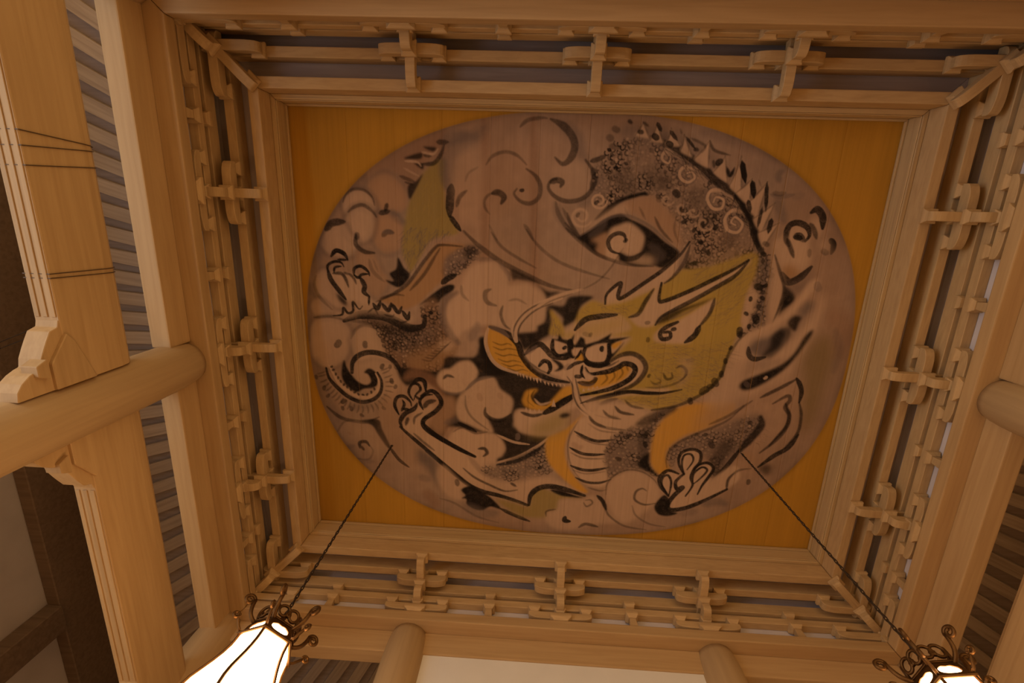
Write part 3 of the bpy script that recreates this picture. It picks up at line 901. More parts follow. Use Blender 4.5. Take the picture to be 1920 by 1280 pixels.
# --- gold ground and the paper disc
tone = smooth_noise(0.9, 1.2, 11, 2)
streak = smooth_noise(0.10, 2.4, 12, 2)
canvas[:] = np.array(GOLD, np.float32)*(0.84 + 0.22*tone + 0.10*streak)[..., None]
XX, YY = np.meshgrid(gxs, gys)
dd = (np.abs((XX+0.0)/2.945)**2.35 + np.abs((YY+0.012)/2.368)**2.35)**(1/2.35)
disc = np.clip((1-dd)*2.6/0.012 + 0.5, 0, 1).astype(np.float32)
pv = np.array(PAPER, np.float32)*(0.82 + 0.24*smooth_noise(0.5, 0.6, 21, 3) + 0.08*smooth_noise(0.07, 1.6, 22, 2))[..., None]
rim = np.clip((dd-0.86)/0.14, 0, 1)[..., None]*smooth_noise(0.35, 0.35, 23, 2)[..., None]
pv = pv*(1-0.45*rim) + np.array(SHADE, np.float32)*0.45*rim
warm = smooth_noise(0.6, 0.8, 24, 2)[..., None]
pv *= 1 + (warm-0.5)*np.array([0.06, -0.10, -0.28], np.float32)
pv *= (0.90 + 0.20*smooth_noise(0.09, 0.09, 25, 3))[..., None]
gold_keep = canvas.copy()
canvas[:] = pv

# brown stains running down the joints
for x in (908, 1000):
    s('A', [((x-570)*SC, 60), ((x-570)*SC+10, 1500), ((x-565)*SC, 3400)], 80, 0.50, REDB, 0.7, 8)
s('A', [((833-570)*SC, 100), ((838-570)*SC, 3600)], 30, 0.12, REDB, 0.8, 5)

# --- washes round the upper and left clouds
wash('E', [(60,740),(55,500),(130,350),(300,265),(420,150)], 150, 0.5, GREY); wash('E', [(1180,100),(1340,250),(1370,400),(1430,470)], 110, 0.45, GREY); wash('E', [(1545,560),(1570,700),(1500,840),(1380,920)], 110, 0.4, GREY); wash('E', [(1130,920),(1200,1080),(1400,1270)], 90, 0.35, GREY)
wash('B', [(150,60),(90,250),(60,420)], 220, 0.55, SHADE); wash('B', [(40,540),(40,800),(50,1100)], 130, 0.5, SHADE); wash('A', [(120,1260),(260,1010),(420,800),(600,640)], 120, 0.45, SHADE)
# --- upper left: tail ridge, mane, clouds
f('A', [(520,640),(800,420),(1100,250),(1390,170),(1400,330),(1200,560),(1060,850),(900,640),(640,660)], REDB, 0.62, 8)
f('A', [(640,720),(800,625),(950,700),(1030,850),(1000,980),(850,990),(720,920)], PEACH, 0.7, 4)
f('A', [(700,1080),(830,1020),(950,1080),(1000,1200),(950,1350),(780,1380),(680,1200)], PEACH, 0.7, 4)
puff('A', [(640,740),(720,650),(820,622),(940,690),(1030,840),(1010,970),(860,1000),(730,930)], 0.75, 0.4, 90, PEACH)
puff('A', [(390,920),(430,820),(520,780),(620,800),(690,880),(715,970),(650,990),(590,940),(480,960),(420,1020)], 0.75)
puff('A', [(690,1100),(760,1030),(860,1020),(960,1090),(1000,1220),(950,1370),(790,1400),(690,1260)], 0.75, 0.45, 90, PEACH)
puff('A', [(420,1060),(500,965),(600,945),(690,1010),(700,1150),(650,1270),(520,1300),(420,1210)], 0.7)
puff('A', [(215,1200),(300,1125),(400,1115),(450,1210),(530,1300),(500,1420),(300,1440),(180,1330)], 0.65)
f('A', [(1390,470),(1210,590),(1060,880),(1010,1080),(985,1280),(990,1420),(1040,1560),(1065,1610),(1130,1510),(1200,1390),(1260,1290),(1400,1240),(1500,1230),(1545,1190),(1470,1050),(1420,930),(1400,700)], OLIVE, 0.95, 2)
hairs('A', [(1000,1150),(1500,1200),(1260,1290),(1065,1600),(1000,1400)], 2.0, 90, 90, GREY, 0.8, 11, 4)
hairs('A', [(1300,600),(1400,760),(1450,1100),(1050,1100),(1150,800)], 1.9, 90, 70, MANE, 0.3, 9, 5)
wash('A', [(1390,480),(1400,620),(1430,760)], 90, 0.6, GREY)
s('A', [(1475,730),(1462,860),(1455,1040)], 72, 0.92)
s('A', [(1460,1040),(1510,1110),(1565,1185)], 44, 0.95)
wash('A', [(1380,310),(1500,255),(1720,255)], 110, 0.5, GREY)
for q in ([(1190,345),(1320,355),(1285,395)], [(1000,462),(1170,405),(1165,468)], [(1100,508),(1190,520),(1185,575)], [(1040,740),(1120,690),(1190,620),(1110,790),(1055,870)]):
    f('A', q, INK, 0.9, 1)
s('A', [(1180,520),(1300,510),(1370,420),(1400,330)], 34, 0.8); s('A', [(960,640),(1060,680),(1110,700)], 30, 0.6); s('A', [(1200,430),(1270,440)], 30, 0.7)
s('A', [(1330,300),(1440,300)], 40, 0.7); s('A', [(1010,700),(1090,725)], 20, 0.7); s('A', [(1010,490),(1130,500),(1170,540)], 18, 0.8, PALE); s('A', [(1180,400),(1290,420),(1340,370)], 18, 0.8, PALE); s('A', [(1000,560),(1090,610),(1150,640)], 18, 0.5, PALE)
s('A', [(390,900),(420,820),(500,770),(600,780),(680,850),(705,930)], 24, 0.62); s('A', [(440,1000),(500,950),(590,930),(680,990),(725,1050)], 30, 0.62)
s('A', [(215,1180),(280,1110),(405,1095)], 62, 0.85); s('A', [(832,915),(812,990)], 34, 0.8); s('A', [(755,1012),(855,990)], 44, 0.85); s('A', [(785,1240),(830,1200),(895,1205)], 44, 0.65)
wash('A', [(880,1000),(960,1080),(1000,1100)], 80, 0.45, GREY); s('A', [(530,1210),(530,1270)], 44, 0.6); wash('A', [(600,620),(600,720),(520,760)], 60, 0.3)

# --- left: claw, arm, scaled coil
wash('B', [(150,60),(110,200),(80,330)], 150, 0.45); wash('B', [(50,560),(90,640)], 100, 0.5); wash('B', [(60,880),(60,1100)], 70, 0.4)
puff('B', [(110,490),(190,400),(270,460),(330,620),(400,770),(290,805),(170,710),(105,600)], 0.6)
puff('B', [(70,760),(150,690),(300,800),(400,830),(300,875),(140,880)], 0.55, 0.35, 70)
puff('B', [(80,960),(150,890),(300,885),(430,960),(470,1100),(410,1290),(250,1380),(110,1300),(65,1100)], 0.65)
puff('B', [(470,1110),(530,1000),(640,955),(780,1010),(850,1150),(840,1300),(700,1270),(540,1300)], 0.65, 0.35)
puff('B', [(510,240),(600,215),(700,250),(770,400),(850,520),(740,670),(640,610),(560,440)], 0.6, 0.3, 80, PEACH)
s('B', [(520,50),(520,150),(600,220),(705,235)], 40, 0.8); s('B', [(120,460),(105,560),(160,680),(280,800)], 30, 0.4); s('B', [(100,880),(280,870),(400,905)], 28, 0.55)
s('B', [(650,300),(690,420),(800,520)], 34, 0.35); s('B', [(690,300),(740,420)], 18, 0.25); s('B', [(790,30),(840,20),(890,40)], 40, 0.5, GREY)
f('B', [(940,280),(1000,380),(1060,450),(1020,530),(950,580),(870,550),(815,505),(895,515),(855,440),(920,390)], INK, 1, 1)
f('B', [(250,430),(420,440),(560,480),(620,620),(650,740),(480,720),(420,770),(340,600)], PALE, 0.85, 3)
f('B', [(750,700),(950,620),(1150,420),(1290,190),(1400,140),(1620,165),(1430,290),(1410,470),(1250,640),(1150,740),(1000,800),(850,745)], RUST, 0.85, 2)
s('B', [(720,725),(900,640),(1040,540),(1200,320),(1310,185),(1380,155),(1580,170)], 32, 0.75); s('B', [(1060,610),(1200,450),(1310,270),(1360,190)], 30, 0.65); s('B', [(760,690),(900,650),(1000,660)], 24, 0.6)
f('B', [(1410,290),(1600,175),(1760,200),(1700,300),(1510,470),(1400,480)], SHADE, 0.8, 3); f('B', [(1600,190),(1690,160),(1760,205),(1640,300)], INK, 0.75, 4)
scales('B', [(1410,290),(1600,175),(1760,200),(1700,300),(1510,470),(1400,480)], 42, 0.6, 0.7, 12, 31)
s('B', [(1380,540),(1440,490),(1520,455)], 52, 0.95)
f('B', [(1150,760),(1290,640),(1410,560),(1500,555),(1490,610),(1380,690),(1340,735),(1220,730)], INK, 1, 1)
COIL = [(560,900),(900,950),(1100,985),(1200,950),(1170,770),(1310,690),(1390,900),(1500,1060),(1545,1140),(1480,1290),(1300,1450),(1100,1440),(950,1400),(820,1230),(740,1000)]
f('B', COIL, (0.22, 0.125, 0.07), 0.95, 4); f('B', [(760,960),(1200,980),(1330,800),(1300,1100),(1150,1280),(900,1200)], SHADE, 0.65, 12)
scales('B', COIL, 46, 0.5, 0.8, 14, 33, light=0.3); scales('B', [(720,960),(1150,1000),(1350,850),(1380,1050),(1150,1250),(880,1180)], 40, 0.9, 0.55, 16, 34, light=0.2); f('B', [(1050,1240),(1300,1160),(1520,1130),(1460,1300),(1280,1440),(1080,1420)], RUST, 0.45, 8)
f('B', [(1360,1130),(1450,1090),(1530,1130),(1460,1220),(1350,1200)], PALE, 0.6, 4)
for k in range(7): s('B', [(1180+30*k,1300-22*k),(1260+26*k,1315-25*k),(1300+28*k,1280-26*k)], 12, 0.6)
s('B', [(400,915),(560,855),(780,865),(950,935),(1060,985),(1190,965),(1210,860)], 84, 0.95)
wash('B', [(650,900),(900,1000),(1150,1000)], 120, 0.5, INK)
for c in ([(270,270),(320,212),(400,242),(437,305)],): s('B', c, 40)
s('B', [(335,300),(435,305)], 22); s('B', [(240,430),(238,360),(300,322),(370,330),(398,372)], 26); s('B', [(300,435),(310,380),(375,368)], 22); s('B', [(238,400),(270,500),(350,610),(420,700)], 44, 0.95)
s('B', [(288,440),(370,440),(415,490),(445,575)], 30, 0.85); s('B', [(500,460),(505,390),(570,368),(640,420),(655,462)], 30); s('B', [(498,450),(540,482),(580,450),(645,445)], 26); s('B', [(560,480),(605,560),(600,625),(655,672)], 44, 0.95)
s('B', [(450,440),(500,490),(522,545)], 24, 0.75); s('B', [(400,430),(450,450)], 22, 0.7); f('B', [(325,640),(420,705),(425,765),(355,715)], INK, 0.9, 2)
f('B', [(390,800),(500,740),(650,690),(780,760),(900,780),(1000,830),(1100,880),(1050,940),(850,870),(600,840),(440,890),(290,870)], PALE, 0.55, 3)
s('B', [(290,862),(380,850),(395,785),(440,835),(490,815),(490,725),(550,795),(585,765)], 24, 0.95); s('B', [(652,665),(648,755)], 22)
for q in ([(690,740),(735,790),(765,715)], [(780,740),(842,810),(872,735)], [(880,745),(942,828),(978,772)], [(985,815),(1035,888),(1055,825)]): s('B', q, 38, 0.97)
for q in ([(640,830),(700,790),(740,850)], [(800,850),(880,870),(900,850)], [(900,900),(980,930),(1060,900)]): s('B', q, 16, 0.8)
wash('B', [(1520,640),(1410,720),(1395,900),(1440,1030),(1545,1140)], 80, 0.5, SHADE); s('B', [(1815,600),(1800,680),(1850,745)], 38, 0.55); s('B', [(1720,300),(1920,302)], 40, 0.45, GREY)
dot('B', 335, 1140, 75, 0.65); dot('B', 615, 1150, 60, 0.65); s('B', [(470,1090),(520,1000),(600,960),(720,990)], 28, 0.35)
s('B', [(440,905),(600,930),(720,960)], 30, 0.4)

# --- lower left: tail spiral with fin
wash('C', [(130,200),(160,350),(220,560),(300,730),(420,1000),(560,1200)], 150, 0.5)
f('C', [(480,300),(500,190),(640,120),(800,150),(900,240),(960,400),(880,520),(720,600),(700,440),(600,480)], PALE, 0.45, 4)
s('C', [(480,310),(488,205),(560,132),(680,108),(820,142),(920,222),(985,340)], 50, 0.95, INK, 0.6)
f('C', [(600,310),(650,268),(720,310),(745,400),(700,460),(600,475),(520,505),(430,445),(380,360),(378,260),(402,185),(430,260),(480,335),(540,400),(620,432),(668,400),(640,330)], INK, 1, 1)
s('C', [(222,265),(255,370),(350,475),(450,555),(580,605),(700,575),(765,505),(775,400),(735,310)], 40, 0.97, INK, 0.5)
s('C', [(252,240),(300,330),(355,420),(430,485),(520,540),(620,560),(695,530),(742,470),(745,385),(716,320)], 34, 0.95, PALE)
for k in range(16):
    t = k/15; i = t*8
    P_ = spline(np.array([(275,250),(315,325),(375,410),(450,465),(530,520),(615,535),(675,505),(712,455),(712,390)], float))
    x, y = P_[int(t*(len(P_)-1))]; dot('C', x, y, 26, 0.85)
P_ = spline(np.array([(210,300),(240,390),(330,500),(430,585),(580,640),(710,610),(800,520),(815,400),(770,290)], float))
for k in range(26):
    i = int(k/25*(len(P_)-2)); x, y = P_[i]; tx, ty = P_[i+1]-P_[i]; L = math.hypot(tx, ty) or 1
    nx, ny = -ty/L, tx/L
    s('C', [(x, y), (x+nx*45+8, y+ny*45), (x+nx*80, y+ny*80)], 15, 0.55)
    if k % 4 == 1: dot('C', x+nx*95, y+ny*95, 40, 0.6)
dot('C', 785, 250, 50, 0.7); dot('C', 880, 395, 50, 0.7); dot('C', 205, 465, 45, 0.6); dot('C', 400, 600, 55, 0.7); dot('C', 470, 670, 45, 0.6)
wash('C', [(470,650),(600,640),(680,650)], 90, 0.4)
s('C', [(230,650),(370,760),(540,800),(640,802),(750,755)], 36, 0.7)
f('C', [(560,795),(740,780),(785,880),(870,1065),(830,1055),(740,930),(680,840)], INK, 0.95, 1)
s('C', [(860,1060),(950,1180),(1050,1255)], 34, 0.9)
f('C', [(350,870),(420,800),(600,800),(740,930),(830,1080),(700,1150),(560,1000),(430,1000)], PALE, 0.3, 6)
s('C', [(560,1065),(560,1010),(620,1003),(655,1045)], 34, 0.85); s('C', [(600,1085),(572,1045)], 26, 0.8); s('C', [(655,1035),(690,1100),(640,1180),(500,1160)], 20, 0.35); wash('C', [(420,1060),(500,1040)], 50, 0.5); dot('C', 455, 920, 35, 0.3, REDB)
s('C', [(335,900),(400,805),(500,790)], 20, 0.35); wash('C', [(600,1190),(690,1200)], 60, 0.45)
f('C', [(760,580),(900,540),(900,700),(960,780),(980,860),(1080,960),(1200,1080),(1080,1260),(880,1060),(780,900),(750,740)], PEACH, 0.35, 8)
wash('C', [(740,740),(740,620),(830,520)], 30, 0.25)

# --- dark sky behind the jaws, then the clouds lying on it
f('Q', [(260,40),(480,70),(640,80),(700,20),(740,-60),(1000,-60),(1060,-160),(1140,-250),(1250,20),(1500,120),(1900,250),(1900,400),(1700,480),(1430,470),(1430,640),(1500,700),(1740,730),(1640,850),(1450,930),(1230,1000),(1250,930),(1320,860),(1250,740),(1000,680),(760,640),(690,740),(560,640),(700,420),(690,330),(600,240),(500,170),(340,230),(250,120)], INK, 0.96, 2)
wash('Q', [(330,150),(420,110),(620,200),(690,330)], 120, 0.7, REDB); f('Q', [(520,300),(600,240),(700,330),(800,330),(840,480),(760,600),(700,730),(660,730),(540,610),(600,520),(690,400),(620,280)], PEACH, 0.85, 5)
wash('Q', [(720,600),(820,570),(880,560)], 70, 0.5, GREY)
f('Q', [(640,130),(690,70),(760,60),(790,40),(860,-10),(960,-20),(1030,40),(1040,130),(950,260),(850,305),(720,285),(650,215)], PALE, 0.95, 2)
s('Q', [(700,160),(740,128),(805,145)], 28, 0.8); s('Q', [(680,280),(780,310),(880,300),(950,250)], 30, 0.45, GREY)
f('Q', [(930,270),(1050,170),(1200,145),(1270,260),(1380,345),(1395,430),(1350,530),(1220,565),(1140,540),(1200,690),(1100,685),(960,620),(860,570),(830,480),(850,350)], PALE, 0.92, 2)
s('Q', [(920,330),(930,450),(1000,560),(1150,670)], 22, 0.45); s('Q', [(1120,450),(1120,510),(1180,560),(1280,575),(1375,515)], 40, 0.8); s('Q', [(925,270),(1040,170),(1200,138)], 34, 0.7, GREY); dot('Q', 1070, 340, 70, 0.25, REDB); dot('Q', 1270, 330, 60, 0.2, REDB)
f('Q', [(1120,60),(1080,90),(1140,110),(1200,80)], GREY, 0.7, 3)
f('Q', [(755,790),(790,690),(890,650),(1020,705),(1130,700),(1235,720),(1315,840),(1290,930),(1235,960),(1225,1050),(1060,1070),(1020,960),(880,880)], PALE, 0.92, 2)
s('Q', [(1050,860),(1110,858),(1138,900),(1100,935)], 34, 0.85); s('Q', [(800,690),(890,650),(1020,705),(1140,690)], 20, 0.5)
s('Q', [(850,600),(930,640),(1030,690)], 38, 0.9); s('Q', [(1240,995),(1420,955),(1620,850),(1740,755)], 38, 0.95, PALE); s('Q', [(1235,1020),(1450,975),(1640,870),(1720,800)], 40)
s('Q', [(1240,720),(1400,790),(1560,815)], 26, 0.9, PALE); dot('Q', 1440, 740, 60, 0.8, SHADE)
dot('A', (905-570)*SC, (690-210)*SC, 60, 0.5, REDB)

# --- lower claw and forearm
f('Q', [(300,640),(370,560),(440,440),(520,420),(620,440),(500,600),(520,650),(650,745),(820,840),(1010,945),(1100,1060),(1260,1090),(1100,1200),(940,1180),(760,1050),(600,920),(460,800)], PALE, 0.8, 4)
f('D', [(0,180),(200,260),(480,410),(560,560),(900,640),(1200,600),(1560,780),(1230,700),(1060,740),(1010,880),(800,800),(560,750),(430,690),(300,590),(150,470),(0,340)], PALE, 0.75, 5)
s('C', [(950,732),(908,640),(930,560),(1000,548),(1062,600),(1075,645)], 34); s('C', [(975,695),(1003,630),(985,585)], 30); s('C', [(985,672),(1055,682)], 30); s('C', [(1092,592),(1048,510),(1080,430),(1140,428),(1165,480),(1120,530),(1100,582)], 28)
s('C', [(1085,425),(1140,378),(1203,400),(1218,495)], 42); s('C', [(1110,540),(1160,572),(1215,522)], 26); s('C', [(1192,682),(1158,600),(1200,540),(1285,530)], 30)
s('C', [(1175,545),(1270,493),(1342,540),(1373,620),(1310,702),(1208,772),(1192,832),(1250,902),(1390,995)], 46, 1, INK, 0.6); s('C', [(1200,662),(1240,610),(1315,590)], 46, 0.85)
s('C', [(1132,618),(1100,672),(1010,722),(963,800),(985,865)], 46, 0.95); s('C', [(1042,760),(1018,835)], 34, 0.85); s('C', [(1100,825),(1110,760),(1185,710)], 24, 0.7)
s('Q', [(270,640),(350,712),(480,822),(620,942),(760,1062),(900,1182),(1010,1250)], 40, 0.95, INK, 0.6); s('Q', [(510,620),(640,735),(800,830),(1010,935)], 46, 0.95, INK, 0.6); s('Q', [(405,705),(500,790),(610,875)], 26, 0.65)
s('D', [(0,345),(150,468),(300,592),(430,692),(560,752),(720,792),(880,842),(1010,890)], 46, 0.97, INK, 0.7); s('D', [(0,130),(130,212),(330,332),(485,405)], 44, 0.95, INK, 0.6)
s('D', [(365,520),(480,612),(640,692),(780,748),(905,738)], 24, 0.8); s('D', [(840,668),(895,702)], 28, 0.8); wash('D', [(420,400),(560,560),(700,600)], 60, 0.35)
f('D', [(560,510),(720,485),(900,430),(1170,290),(1200,430),(1230,560),(1000,620),(800,640),(620,600)], GREY, 0.6, 6)
scales('D', [(560,510),(720,485),(900,430),(1170,290),(1200,430),(1230,560),(1000,620),(800,640),(620,600)], 44, -0.4, 0.8, 13, 41, light=0.8)
wash('D', [(800,470),(1000,400),(1160,310)], 80, 0.6, INK)
f('Q', [(440,860),(500,880),(620,960),(640,1060),(650,1180),(660,1260),(600,1180),(540,1060),(450,980)], GREY, 0.85, 5); wash('Q', [(470,1140),(560,1170)], 80, 0.4, GREY)
f('D', [(100,560),(170,490),(330,640),(425,712),(340,740),(350,830),(230,810),(130,690)], PALE, 0.7, 3)
f('D', [(345,735),(430,700),(560,760),(660,830),(745,930),(640,905),(560,940),(480,930),(400,880),(395,830),(350,820),(385,790)], INK, 1, 1)
s('D', [(740,925),(880,990),(1030,1050)], 40, 0.9); wash('D', [(400,900),(560,970),(700,970)], 130, 0.5, GREY); s('D', [(300,635),(310,695)], 46, 0.65); s('D', [(130,820),(280,870),(500,1000),(720,1065)], 24, 0.35)
wash('D', [(0,760),(80,860),(60,900)], 130, 0.45, REDB)

# --- bottom: olive water, cloud curls
f('D', [(690,835),(880,865),(1020,905),(1050,780),(1150,715),(1260,755),(1560,820),(1340,830),(1300,930),(1200,960),(1200,1015),(1000,1010),(860,960)], OLIVE, 0.85, 3)
s('D', [(1022,885),(1040,790),(1120,720),(1250,702),(1420,742),(1580,795)], 56, 0.97, INK, 0.5); f('D', [(1235,735),(1340,742),(1480,790),(1570,815),(1460,812),(1330,790)], INK, 1, 1)
s('D', [(1570,865),(1600,902),(1655,872),(1640,838),(1590,840)], 16, 0.55); s('D', [(1705,795),(1760,850),(1795,935)], 38, 0.85); s('D', [(1790,930),(1830,1000),(1920,1065)], 20, 0.45); s('D', [(1388,1005),(1378,1042),(1435,1052)], 46, 0.95); s('D', [(1520,1112),(1590,1078),(1710,1105)], 32, 0.55); s('D', [(1195,1000),(1200,950),(1290,930)], 18, 0.5)

# --- neck: orange bands, belly plates, scales
f('M', [(400,80),(220,230),(40,310),(18,460),(60,590),(200,740),(330,845),(440,868),(330,740),(240,600),(208,440),(250,280),(340,160)], ORANGE, 0.97, 2)
f('M', [(1420,-10),(1250,80),(1120,220),(1070,360),(1058,560),(1130,690),(1260,650),(1230,540),(1250,430),(1400,310),(1600,240),(1750,160),(1900,40),(1850,-40)], ORANGE, 0.92, 3)
f('M', [(1500,220),(1640,40),(1800,-120),(2000,-100),(1950,80),(1750,170)], PAPER, 0.75, 14)
f('M', [(340,155),(450,110),(600,0),(900,0),(1000,100),(900,200),(700,300),(620,450),(640,690),(600,810),(430,790),(320,700),(245,540),(250,360)], PALE, 0.95, 2)
for q, w, a in (([(445,120),(530,190),(640,225),(815,245)],30,.9),([(440,180),(560,250),(720,272)],16,.6),([(305,258),(420,322),(540,357),(700,342)],32,.95),([(330,300),(480,372),(650,397)],16,.6),([(258,420),(370,477),(480,492),(610,488)],32,.95),([(270,472),(400,527),(600,532)],16,.6),([(265,600),(380,642),(500,647),(650,618)],32,.95),([(290,645),(420,682),(610,660)],15,.5),([(315,720),(430,767),(560,772),(670,738)],28,.9),([(440,820),(560,853),(630,838)],18,.5),([(340,160),(258,310),(238,450),(280,620),(370,745)],14,.5),([(600,60),(650,100),(740,110)],24,.6),([(715,20),(770,70),(900,95)],26,.7)):
    s('M', q, w, a)
NECK = [(690,310),(820,240),(930,170),(1080,110),(1200,80),(1110,250),(1060,420),(1058,590),(1150,710),(1000,650),(850,645),(700,705),(640,690),(605,480)]
f('M', NECK, SHADE, 0.75, 3); scales('M', NECK, 50, 0.15, 0.85, 13, 51, light=0.6, jit=0.15); wash('M', [(1040,150),(1000,320),(990,520)], 110, 0.5, INK)
f('M', [(940,560),(1050,470),(1058,600),(1150,712),(1020,650),(960,620)], INK, 1, 2); dot('M', 745, 530, 55, 0.7); dot('M', 845, 300, 55, 0.7); dot('M', 1010, 390, 55, 0.8); dot('M', 1010, 310, 45, 0.8)
wash('M', [(290,380),(340,420),(380,410)], 60, 0.3, REDB)
f('M', [(620,900),(640,790),(720,700),(840,650),(980,665),(1100,745),(1160,840),(1140,960),(1080,1000),(960,1100),(800,1180),(680,1080)], PALE, 0.8, 4)
f('D', [(1190,1000),(1210,950),(1300,930),(1350,830),(1560,830),(1640,790),(1720,820),(1790,950),(1900,1060),(1600,1090),(1500,1130),(1300,1130),(1200,1060)], PALE, 0.6, 3)
for q, w, a in (([(1388,1005),(1378,1042),(1435,1052)],46,.95),([(1570,865),(1600,902),(1655,872),(1640,838),(1590,840)],18,.6),([(1705,795),(1760,850),(1795,935)],38,.85),([(1195,1000),(1200,950),(1290,930)],18,.5),([(1520,1112),(1590,1078),(1710,1105)],32,.6)): s('D', q, w, a)
s('M', [(618,890),(630,790),(700,702),(830,645),(980,662),(1100,742),(1160,835)], 18, 0.55); s('M', [(1025,852),(980,830),(920,862),(908,940),(1000,990),(1110,978)], 24, 0.7); s('M', [(880,1000),(920,1100),(1050,1182),(1210,1212)], 20, 0.45); s('M', [(600,1000),(650,1100),(800,1202),(1020,1242)], 22, 0.5)
# --- lower right paw and leg
LEG = [(285,450),(450,330),(700,250),(900,160),(1100,90),(1210,95),(1235,180),(1180,290),(1050,420),(850,620),(700,770),(720,600),(600,500),(400,480),(300,640)]
f('N', LEG, SHADE, 0.72, 5); scales('N', LEG, 46, -0.5, 0.75, 11, 61, light=0.4, jit=0.2)
wash('N', [(900,360),(760,560),(760,680)], 150, 0.6, INK); s('N', [(1205,115),(1212,200),(1130,305),(990,455)], 80, 0.9, INK, 0.5, 4); s('N', [(1000,440),(850,625),(700,770)], 44, 0.9)
hairs('N', [(950,220),(1200,120),(1210,250),(1000,420),(900,380)], 2.2, 70, 60, INK, 0.5, 8, 62)
s('N', [(268,620),(265,520),(330,410),(500,310),(750,210),(900,132),(1040,0)], 26, 0.55); dot('N', 720, 390, 70, 0.7)
f('M', [(1265,1040),(1235,985),(1330,830),(1350,730),(1410,670),(1355,560),(1400,455),(1560,455),(1560,580),(1690,600),(1650,740),(1900,600),(1960,720),(1820,845),(1600,955)], PALE, 0.95, 2)
f('M', [(1170,720),(1240,655),(1340,690),(1340,800),(1250,900),(1180,820)], PALE, 0.95, 2)
f('M', [(1105,1000),(1200,895),(1265,965),(1245,1045),(1335,1075),(1240,1105),(1140,1085)], INK, 1, 1)
for q, w in (([(1245,905),(1168,800),(1158,720),(1240,650),(1345,682)],38),([(1250,895),(1272,770),(1240,698),(1188,720),(1178,790),(1230,885)],24),([(1400,690),(1348,580),(1370,480),(1470,438),(1562,470),(1562,560),(1500,640),(1468,720),(1485,800),(1415,905)],32),([(1400,672),(1378,590),(1400,500),(1470,488),(1492,550),(1430,642)],22),([(1500,642),(1560,590),(1640,575),(1695,630),(1640,722),(1580,802),(1535,888)],30),([(1488,765),(1500,680),(1580,618),(1632,650),(1560,732),(1498,782)],22),([(1400,682),(1318,760),(1328,832),(1385,820),(1300,900),(1238,990),(1268,1042),(1420,1022),(1600,952),(1830,838)],46)):
    s('M', q, w, 0.97, INK, 0.5)
s('M', [(1825,842),(1840,740),(1905,675)], 24, 0.65)
s('N', [(1455,-20),(1492,100),(1460,225),(1350,352),(1195,475)], 38, 0.75); s('N', [(1585,290),(1480,422),(1340,502),(1180,615)], 46, 0.95); f('N', [(1185,620),(1300,585),(1310,680),(1250,695)], INK, 0.7, 4); s('N', [(868,835),(888,740),(980,652),(1110,630)], 24, 0.55); dot('N', 1080, 765, 50, 0.65)
wash('N', [(640,990),(760,960),(860,985)], 90, 0.55, GREY); wash('N', [(400,1080),(560,1060)], 90, 0.4); hairs('N', [(1130,330),(1250,180),(1280,250),(1180,400)], 0.6, 60, 25, INK, 0.4, 7, 63)

# --- upper clouds
f('E', [(150,400),(330,300),(440,520),(420,900),(250,1100),(160,950),(90,700)], PALE, 0.35, 8); f('E', [(440,540),(620,410),(800,480),(960,700),(900,900),(700,960),(480,1000),(420,850)], PEACH, 0.25, 10)
f('E', [(1080,880),(1200,480),(1320,470),(1480,560),(1500,700),(1400,850),(1240,880),(1100,820),(1080,700),(1160,690)], PALE, 0.4, 6)
s('E', [(775,148),(850,82),(980,58),(1045,62)], 31, 0.55); s('E', [(1080,70),(1200,132),(1290,232),(1322,345),(1280,462),(1200,518),(1125,455)], 61, 0.71, INK, 0.25); s('E', [(435,525),(500,440),(620,398),(740,430),(838,525)], 28, 0.52)
s('E', [(838,568),(930,640),(978,740),(962,850),(880,912),(780,892),(715,820),(742,768)], 36, 0.63, INK, 0.4); dot('E', 790, 780, 38, 0.85); s('E', [(470,1020),(425,960),(420,880),(470,822),(545,810)], 24, 0.50); s('E', [(495,812),(560,805),(612,850),(585,915)], 52, 0.80); s('E', [(228,690),(260,610),(355,550)], 21, 0.29); s('E', [(138,945),(170,850),(240,785)], 36, 0.63); s('E', [(1480,492),(1560,470),(1630,435)], 40, 0.80)
s('E', [(1430,480),(1500,582),(1522,682),(1480,792),(1380,872),(1240,892),(1120,842),(1058,760),(1080,690),(1140,668)], 38, 0.69, INK, 0.5); s('E', [(1498,565),(1522,652),(1488,775)], 58, 0.71); s('E', [(1075,705),(1140,680),(1195,702),(1178,748)], 49, 0.77); s('E', [(465,1130),(500,1200),(545,1280)], 21, 0.34); s('E', [(815,1125),(860,1190),(905,1280)], 33, 0.46); s('E', [(1130,900),(1160,1020),(1250,1162),(1380,1275)], 38, 0.46); s('E', [(1200,960),(1290,1130),(1370,1245)], 28, 0.42); s('E', [(180,1175),(270,1260)], 19, 0.29)
s('H', [(265,15),(400,150),(600,302),(760,392),(900,462),(1050,532),(1200,582),(1370,612)], 46, 0.62); s('H', [(540,30),(640,170),(800,282),(985,385)], 26, 0.5); s('H', [(890,0),(1000,152),(1150,282),(1300,362),(1500,432),(1720,495)], 28, 0.45); s('H', [(1290,-10),(1450,132),(1600,242),(1770,315)], 38, 0.55)
f('H', [(735,395),(860,440),(1010,525),(930,522),(800,500),(755,510)], INK, 0.85, 2); s('H', [(620,340),(700,440),(722,510)], 40, 0.6, GREY); f('H', [(990,540),(1100,615),(1230,625),(1130,670),(1090,695),(1050,612)], INK, 0.95, 2)
f('H', [(1000,560),(1090,640),(1110,800),(1080,930),(980,1030),(820,1050),(800,1000),(960,980),(1050,880),(1060,700)], INK, 0.35, 6)
